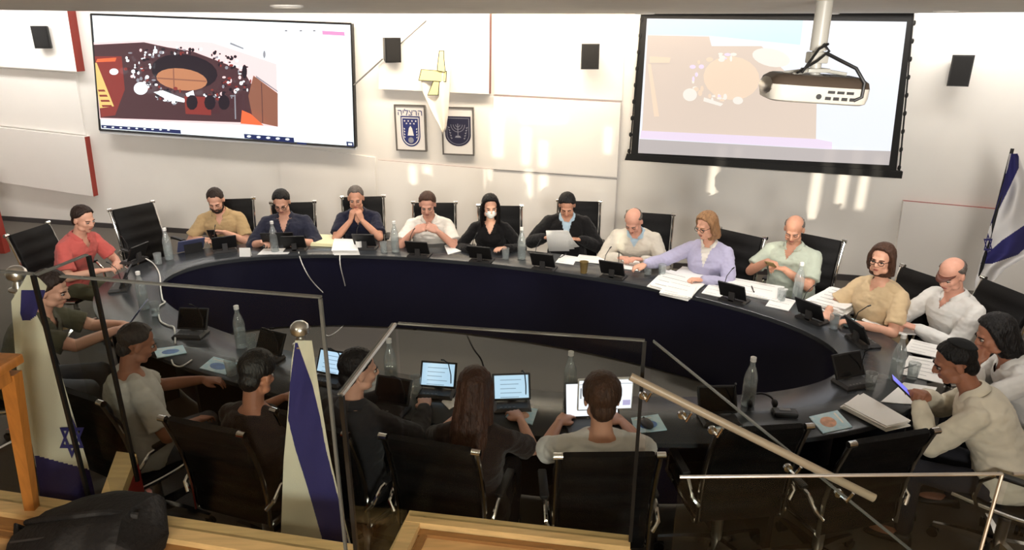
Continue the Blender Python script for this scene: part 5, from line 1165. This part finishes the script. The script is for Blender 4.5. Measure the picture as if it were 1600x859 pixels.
p = at(384, 400, TZ); r = empty('notebook_stand', p, 0, 'small white card standing between the tan and navy shirts', 'card'); a_ = MB(); a_.rings([[Vector((s_ * .05, y, z)) for y, z in ((-.02, 0), (.02, 0), (.003, .08), (-.003, .08))] for s_ in (-1, 1)]); a_.build('card', M('paper'), r, smooth=False)
p = at(300, 392, TZ); r = empty('tablet_computer', p, inward(p) - pi / 2, 'tilted blue-grey tablet before the man in the tan polo', 'tablet'); RX = Matrix.Translation((0, 0, .06)) @ Matrix.Rotation(radians(-40), 4, 'X'); a_ = MB(); a_.box((0, 0, 0), (.24, .008, .17), bev=.003); a_.xform(RX); a_.build('body', mat('tab_blue', srgb(84, 88, 120), .35), r, smooth=False); a_ = MB(); a_.box((0, .005, 0), (.05, .004, .04)); a_.xform(RX); a_.build('emblem', M('white_plastic'), r, smooth=False); a_ = MB(); a_.box((0, .07, .025), (.16, .006, .13)); a_.build('stand', M('black_plastic'), r, smooth=False)
# pens
for x, y, l, ag in ((1176, 452, 'black pen lying on the long paper stack', 80), (1420, 574, 'black pen lying on the large white sheet', 25), (880, 400, 'thin dark pen beside the papers of the man in the black jacket', 60)):
    p = at(x, y, TZ + .022); r = empty('pen', p, radians(ag), l, 'pen', 'pens on the table'); a_ = MB(); a_.tube([(-.07, 0, .005), (.06, 0, .005), (.072, 0, .005)], [.005, .005, .0015], 8); a_.build('barrel', M('black_plastic'), r); a_ = MB(); a_.box((-.045, 0, .011), (.04, .003, .002)); a_.build('clip', M('silver'), r)
# ---- held things
def held(key, name, label, cat, size, mat_, screen=None, between=True, off=(0, 0.06, .02), rx=-35, rzoff=0):
    ob, loc, ph, arms, HC = dict(PEOPLE)[key]; wl = [a_[3] for a_ in arms]; c = (wl[0] + wl[1]) / 2 if between is True else wl[between]
    r = empty(name, wpt(ob, c + Vector(off)), ph - pi / 2 + radians(rzoff), label, cat)
    RX = Matrix.Rotation(radians(rx), 4, 'X'); a_ = MB(); a_.box((0, 0, 0), size, bev=.003); a_.xform(RX); a_.build('body', M(mat_), r, smooth=False)
    if screen: a_ = MB(); w, d, h = size; a_.add([RX @ Vector(v) for v in ((-w * .46, -d / 2 - .0006, -h * .46), (w * .46, -d / 2 - .0006, -h * .46), (w * .46, -d / 2 - .0006, h * .46), (-w * .46, -d / 2 - .0006, h * .46))], [(0, 1, 2, 3)]); a_.build('display', M(screen), r, smooth=False)
    a_ = MB(); w, d, h = size; a_.lathe([(.006, 0), (.006, .002)], RX @ Vector((w * .3, d / 2, h * .38)), 10, axis=RX.to_3x3() @ Vector((0, 1, 0))); a_.build('camera_lens', M('black_gloss'), r)
emi('phone_purple', srgb(120, 120, 240), .9); emi('phone_dim', srgb(120, 130, 150), .5)
held('tan', 'mobile_phone', 'dark mobile phone held by the man in the tan polo', 'phone', (.075, .009, .15), 'black_plastic', 'phone_dim', off=(-.02, .08, .03))
held('navy', 'tablet_computer', 'black tablet held by the person in the navy shirt', 'tablet', (.30, .009, .17), 'black_plastic', 'phone_dim', off=(0, .07, .05), rx=-30)
held('green', 'mobile_phone', 'brown-cased mobile phone held by the man in pale green', 'phone', (.075, .01, .15), 'cup_olive', 'phone_dim', off=(.0, .09, .02), rx=-55)
held('kippa', 'mobile_phone', 'mobile phone with a glowing purple screen held by the man in the skullcap', 'phone', (.078, .009, .155), 'black_plastic', 'phone_purple', off=(-.01, .11, .045), rx=-50, rzoff=12)
held('tablet', 'tablet_computer', 'grey-blue tablet held out over the table at the left', 'tablet', (.20, .009, .26), 'tab_blue', 'phone_dim', off=(.02, .10, .06), rx=-40)
# papers held by the man in black
ob, loc, ph, arms, HC = dict(PEOPLE)['black']; c = (arms[0][3] + arms[1][3]) / 2
r = empty('held_papers', wpt(ob, c + Vector((-.02, .09, .01))), ph - pi / 2, 'bundle of white papers held up by the man in the black jacket', 'paper')
for k in range(3):
    a_ = MB(); RX = Matrix.Translation((.03 * k, .012 * k, 0)) @ Matrix.Rotation(radians(-42 + 5 * k), 4, 'X') @ Matrix.Rotation(radians(20 - 8 * k), 4, 'Y'); a_.rings([[RX @ Vector((x, .02 * sin(pi * (z_ + .15) / .3) + d_, z_)) for x, d_ in ((-.10, 0), (.10, 0), (.10, .0012), (-.10, .0012))] for z_ in [-.15 + .3 * i / 8 for i in range(9)]]); a_.build('sheet', M('paper'), r)
for key, sd_, lab in (('balds', 1, 'pen in the hand of the bald man in the pullover'), ('visor', 1, 'dark pen in the hand of the bald man near the flag')):
    ob, loc, ph, arms, HC = dict(PEOPLE)[key]; w = arms[1][3]; r = empty('pen', wpt(ob, w + Vector((-.02, .075, .0))), ph - pi / 2, lab, 'pen', 'pens on the table'); a_ = MB(); a_.tube([(0, .03, -.04), (.01, -.02, .06), (.011, -.026, .075)], [.0015, .005, .005], 8); a_.build('barrel', M('black_plastic'), r); a_ = MB(); a_.box((.012, -.02, .06), (.003, .004, .03)); a_.build('clip', M('silver'), r)
# ---- cables
def cable(px, z, label, r_=.0045, m_='cable_white', name='cable'):
    pts = [at(*p, z_) for p, z_ in zip(px, z)]; sm = []
    for i in range(len(pts) - 1):
        p0, p1, p2, p3 = pts[max(i - 1, 0)], pts[i], pts[i + 1], pts[min(i + 2, len(pts) - 1)]
        for k in range(6):
            t = k / 6; sm.append(.5 * ((2 * p1) + (p2 - p0) * t + (2 * p0 - 5 * p1 + 4 * p2 - p3) * t * t + (3 * p1 - p0 - 3 * p2 + p3) * t ** 3))
    sm.append(pts[-1]); a_ = MB(); a_.tube(sm, r_, 8); tag(a_.build(name, M(m_)), label, 'cable')
Z = TZ + .006
cable([(228, 404), (240, 412), (249, 428), (251, 450), (254, 468), (258, 472), (248, 480), (250, 500), (262, 508), (272, 512), (274, 536)], [Z + .02, Z, Z, Z, Z, Z, Z, Z, Z, Z, Z], 'white power cable lying along the left end of the table', .006)
cable([(268, 562), (272, 570), (284, 572), (300, 562)], [Z] * 4, 'short white cable below the near-left booklet', .005)
cable([(468, 372), (467, 396), (478, 424), (492, 444), (512, 464), (526, 482)], [Z, Z - .01, .62, .46, .30, .1], 'thin white cable hanging down the inner panel from the cream paper stack', .005)
cable([(531, 398), (532, 416), (540, 450), (544, 480), (538, 506), (516, 524), (506, 518), (504, 500), (492, 486), (474, 484), (458, 492), (456, 504)], [Z, .68, .4, .15, .01, .01, .01, .01, .01, .01, .01, .01], 'thin white cable dropping from the greyish papers and curling on the inner floor', .005)
cable([(730, 524), (740, 545), (752, 562), (758, 584)], [1.02, .99, .93, Z], 'thin dark gooseneck rising above the long-haired woman', .005, 'cable_black', 'gooseneck_microphone')
# ================================================================ flags
mat('flag_white', srgb(214, 210, 188), .85, bump=.2, bscale=300); mat('flag_blue', srgb(46, 44, 104), .85, bump=.2, bscale=300)
mat('flag_white2', srgb(228, 226, 226), .85, bump=.2, bscale=300)
def flag(label, D, Lt, Rt, stripes, pole, finial=True, star_px=None, NR=190, NC=110, amp=.03, waves=5., mats=('flag_white', 'flag_blue'), pole_m='flag_white', group='blue and white flags', pole_r=.016):
    y0 = Lt[0][0]; y1 = Lt[-1][0]
    base = atD(*pole[1], D); r = empty('flag', (base.x, D, 0 if base.z < 1.2 else base.z), 0, label, 'flag', group); lo = r.location
    g = []; mi = []
    for i in range(NR + 1):
        y = lerp(y0, y1, i / NR)
        for j in range(NC + 1):
            t = j / NC; x = lerp(pw(Lt, y), pw(Rt, y), t); w = min(1, (i / NR) * 4 + .1)
            g.append(atD(x, y, D + amp * w * sin(waves * t * 2 + 1.2 * i / NR) + amp * .4 * sin(9 * t + i * .1) * w) - lo)
    a_ = MB()
    for i in range(NR):
        y = lerp(y0, y1, (i + .5) / NR)
        for j in range(NC):
            t = (j + .5) / NC; x = lerp(pw(Lt, y), pw(Rt, y), t)
            k = 0
            for sa, sb in stripes:
                if sa[0][0] <= y <= sa[-1][0] and pw(sa, y) <= x <= pw(sb, y): k = 1
            a_.f.append((i * (NC + 1) + j, i * (NC + 1) + j + 1, (i + 1) * (NC + 1) + j + 1, (i + 1) * (NC + 1) + j)); a_.m.append(k)
    a_.v = g; o = a_.build('cloth', [M(mats[0]), M(mats[1])], r, angle=180); md = o.modifiers.new('t', 'SOLIDIFY'); md.thickness = .003
    pa, pb = atD(*pole[0], D + .035) - lo, atD(*pole[1], D + .035) - lo
    pb = Vector((pb.x + (pa.x - pb.x) * 0, pb.y, min(pb.z, 0.02)))
    a_ = MB(); a_.tube([pb, pa], pole_r, 12); a_.build('pole', M(pole_m), r)
    if finial:
        up = (pa - pb).normalized(); a_ = MB(); a_.lathe([(.016, -.03), (.020, -.025), (.034, -.02), (.034, -.014), (.020, -.008), (.016, .02), (.022, .026), (.034, .034), (.038, .05), (.034, .066), (.022, .078), (.004, .083)], pa, 20, axis=up); a_.build('finial', M('silver'), r)
    a_ = MB(); a_.lathe([(.17, 0), (.17, .015), (.05, .03), (.03, .08)], (pb.x, pb.y, 0) if lo.z < .1 else (pb.x, pb.y, pb.z), 20); a_.build('foot', M('steel_satin'), r)
    if star_px:
        cx, cy, sx_, sy_ = star_px; a_ = MB()
        for k in range(2):
            tri = [(cx + sx_ * sin(2 * pi * i / 3 + pi * k), cy - sy_ * cos(2 * pi * i / 3 + pi * k)) for i in range(3)]
            for i in range(3):
                p, q_ = tri[i], tri[(i + 1) % 3]; ip = (lerp(p[0], cx, .3), lerp(p[1], cy, .3)); iq = (lerp(q_[0], cx, .3), lerp(q_[1], cy, .3))
                a_.slab([atD(*v, D - amp * 1.4 - .004 - .001 * k) - lo for v in (p, q_, iq, ip)], Vector((0, -1, 0)), .002)
        a_.build('star', M(mats[1]), r, smooth=False)
    return r
# left foreground flag
flag('white and blue flag with silver finial at far left, star half folded away', 2.52,
     [(425, 44), (440, 36), (470, 18), (500, 20), (560, 24), (640, 36), (700, 52), (760, 62), (800, 64)], [(425, 46), (435, 62), (447, 74), (470, 66), (490, 56), (540, 82), (600, 100), (660, 118), (720, 136), (760, 146), (800, 154)],
     [([(452, 34), (490, 32), (500, 36)], [(452, 72), (490, 60), (500, 48)]), ([(712, 55), (735, 58), (800, 62)], [(712, 62), (735, 148), (800, 160)])], ((28, 446), (44, 800)), star_px=(112, 684, 22, 32), amp=.012, waves=2.5)
# right foreground flag
flag('white and blue flag with a silver finial in the middle foreground, furled around its pole', 2.42,
     [(532, 461), (560, 456), (640, 450), (720, 443), (800, 440), (858, 438)], [(532, 487), (580, 494), (640, 503), (720, 517), (790, 533), (858, 550)],
     [([(536, 461), (600, 453), (655, 450), (700, 461), (760, 480), (830, 500), (858, 508)], [(536, 465), (600, 488), (650, 500), (700, 509), (760, 524), (830, 541), (858, 546)])], ((470, 532), (500, 858)), amp=.010, waves=2.)
# flag by the wall at the right
flag('white and blue flag on a dark slanted pole by the back wall at right', 5.6,
     [(240, 1578), (280, 1570), (320, 1558), (360, 1545), (400, 1535), (440, 1524), (475, 1522)], [(240, 1590), (280, 1606), (340, 1616), (396, 1612), (420, 1570), (440, 1552), (475, 1550)],
     [([(240, 1580), (262, 1575), (300, 1562), (352, 1546)], [(240, 1592), (262, 1592), (300, 1574), (352, 1548)]), ([(352, 1600), (375, 1566), (398, 1540), (412, 1532)], [(352, 1612), (375, 1616), (398, 1590), (412, 1550)])],
     ((1582, 232), (1520, 470)), finial=False, star_px=(1544, 382, 8, 18), amp=.04, waves=4, mats=('flag_white2', 'flag_blue'), pole_m='black_plastic', pole_r=.013)
# ================================================================ light
w_ = bpy.data.worlds.new('world'); SC.world = w_; w_.use_nodes = True
bg = w_.node_tree.nodes['Background']; sky = w_.node_tree.nodes.new('ShaderNodeTexSky'); sky.sky_type = 'NISHITA'; sky.sun_elevation = radians(8); sky.sun_rotation = radians(180); sky.sun_disc = False
w_.node_tree.links.new(sky.outputs['Color'], bg.inputs['Color']); bg.inputs['Strength'].default_value = .15
def light(kind, name, loc, energy, col, size=1., rot=(0, 0, 0), size_y=None, spot=None, blend=.5, target=None):
    l = bpy.data.lights.new(name, kind); l.energy = energy; l.color = col
    o = bpy.data.objects.new(name, l); COL.objects.link(o); o.location = loc; o.rotation_euler = rot
    if kind == 'AREA': l.shape = 'RECTANGLE' if size_y else 'DISK'; l.size = size; l.size_y = size_y or size
    if kind == 'SPOT': l.spot_size = spot; l.spot_blend = blend; l.shadow_soft_size = size
    if kind == 'SUN': l.angle = size
    if target is not None: o.rotation_euler = (Vector(target) - Vector(loc)).to_track_quat('-Z', 'Y').to_euler()
    return o
WARM = (1, .86, .68); NEUT = (1, .96, .91)
light('SUN', 'low_sun', (0, -6, 4), 2.2, (1, .9, .72), radians(.35), target=(0 + SD.x * 10, -6 + SD.y * 10, 4 + SD.z * 10))
# wall washers hidden above the edge of the oval ceiling
for s_, e, cl in ((-1.2, 26, NEUT), (1.0, 26, NEUT), (3.2, 26, NEUT), (5.6, 40, WARM), (7.4, 46, WARM), (9.2, 36, WARM), (11.2, 24, NEUT), (13.0, 20, NEUT)):
    p = W1 + WD * s_ + WN * .95; light('AREA', 'wall_washer', (p.x, p.y, 3.25), e, cl, 1.8, size_y=.3, target=tuple(W1 + WD * s_ + Vector((0, 0, 1.0))))
# added unseen fill spots under the near edge of the ceiling, aimed over the near seats at the far side and the wall
for tx, e in ((-8.4, 440), (-6.2, 440), (-3.2, 430), (-.4, 420), (2.2, 420), (4.6, 420)):
    t_ = W1 + WD * (tx + 7.19) ; light('SPOT', 'added_front_spot', (tx * .25 + .2, .8, 2.78), e, (1, .95, .88), .22, spot=radians(40), blend=.7, target=(t_.x, t_.y, 1.35 if tx > -6 else 1.05))
# downlights in the oval ceiling over the far half of the table
for x, y, e in ((-3.2, 5.2, 60), (-1.9, 5.6, 75), (-.5, 5.6, 75), (.9, 5.3, 75), (2.2, 4.9, 75), (3.2, 4.0, 50), (2.6, 3.2, 12)):
    light('SPOT', 'ceiling_spot', (x, y, 2.86), e, NEUT, .09, spot=radians(110), blend=.8, target=(x, y + .35, 0))
# added unseen spots behind the camera, brightening flags and wood
light('SPOT', 'added_fill_spot', (-1.9, -.4, 3.0), 70, WARM, .15, spot=radians(42), blend=.7, target=(-1.15, 2.3, 1.15))
light('SPOT', 'added_fill_spot', (.3, -.2, 3.0), 20, WARM, .1, spot=radians(25), blend=.8, target=(-.1, 2.2, .74))
light('AREA', 'added_ceiling_fill', (.4, -1.6, 2.0), 90, (1, .95, .88), .8, target=(.6, 3.5, 3.4))  # added unseen fill that lightens the ceiling underside
SC.view_settings.view_transform = 'Standard'; SC.view_settings.look = 'None'; SC.view_settings.exposure = 0.25; SC.view_settings.gamma = 1.0
try: SC.view_settings.use_curve_mapping = False
except Exception: pass
SC.cycles.max_bounces = 8; SC.cycles.transparent_max_bounces = 16; SC.cycles.transmission_bounces = 8
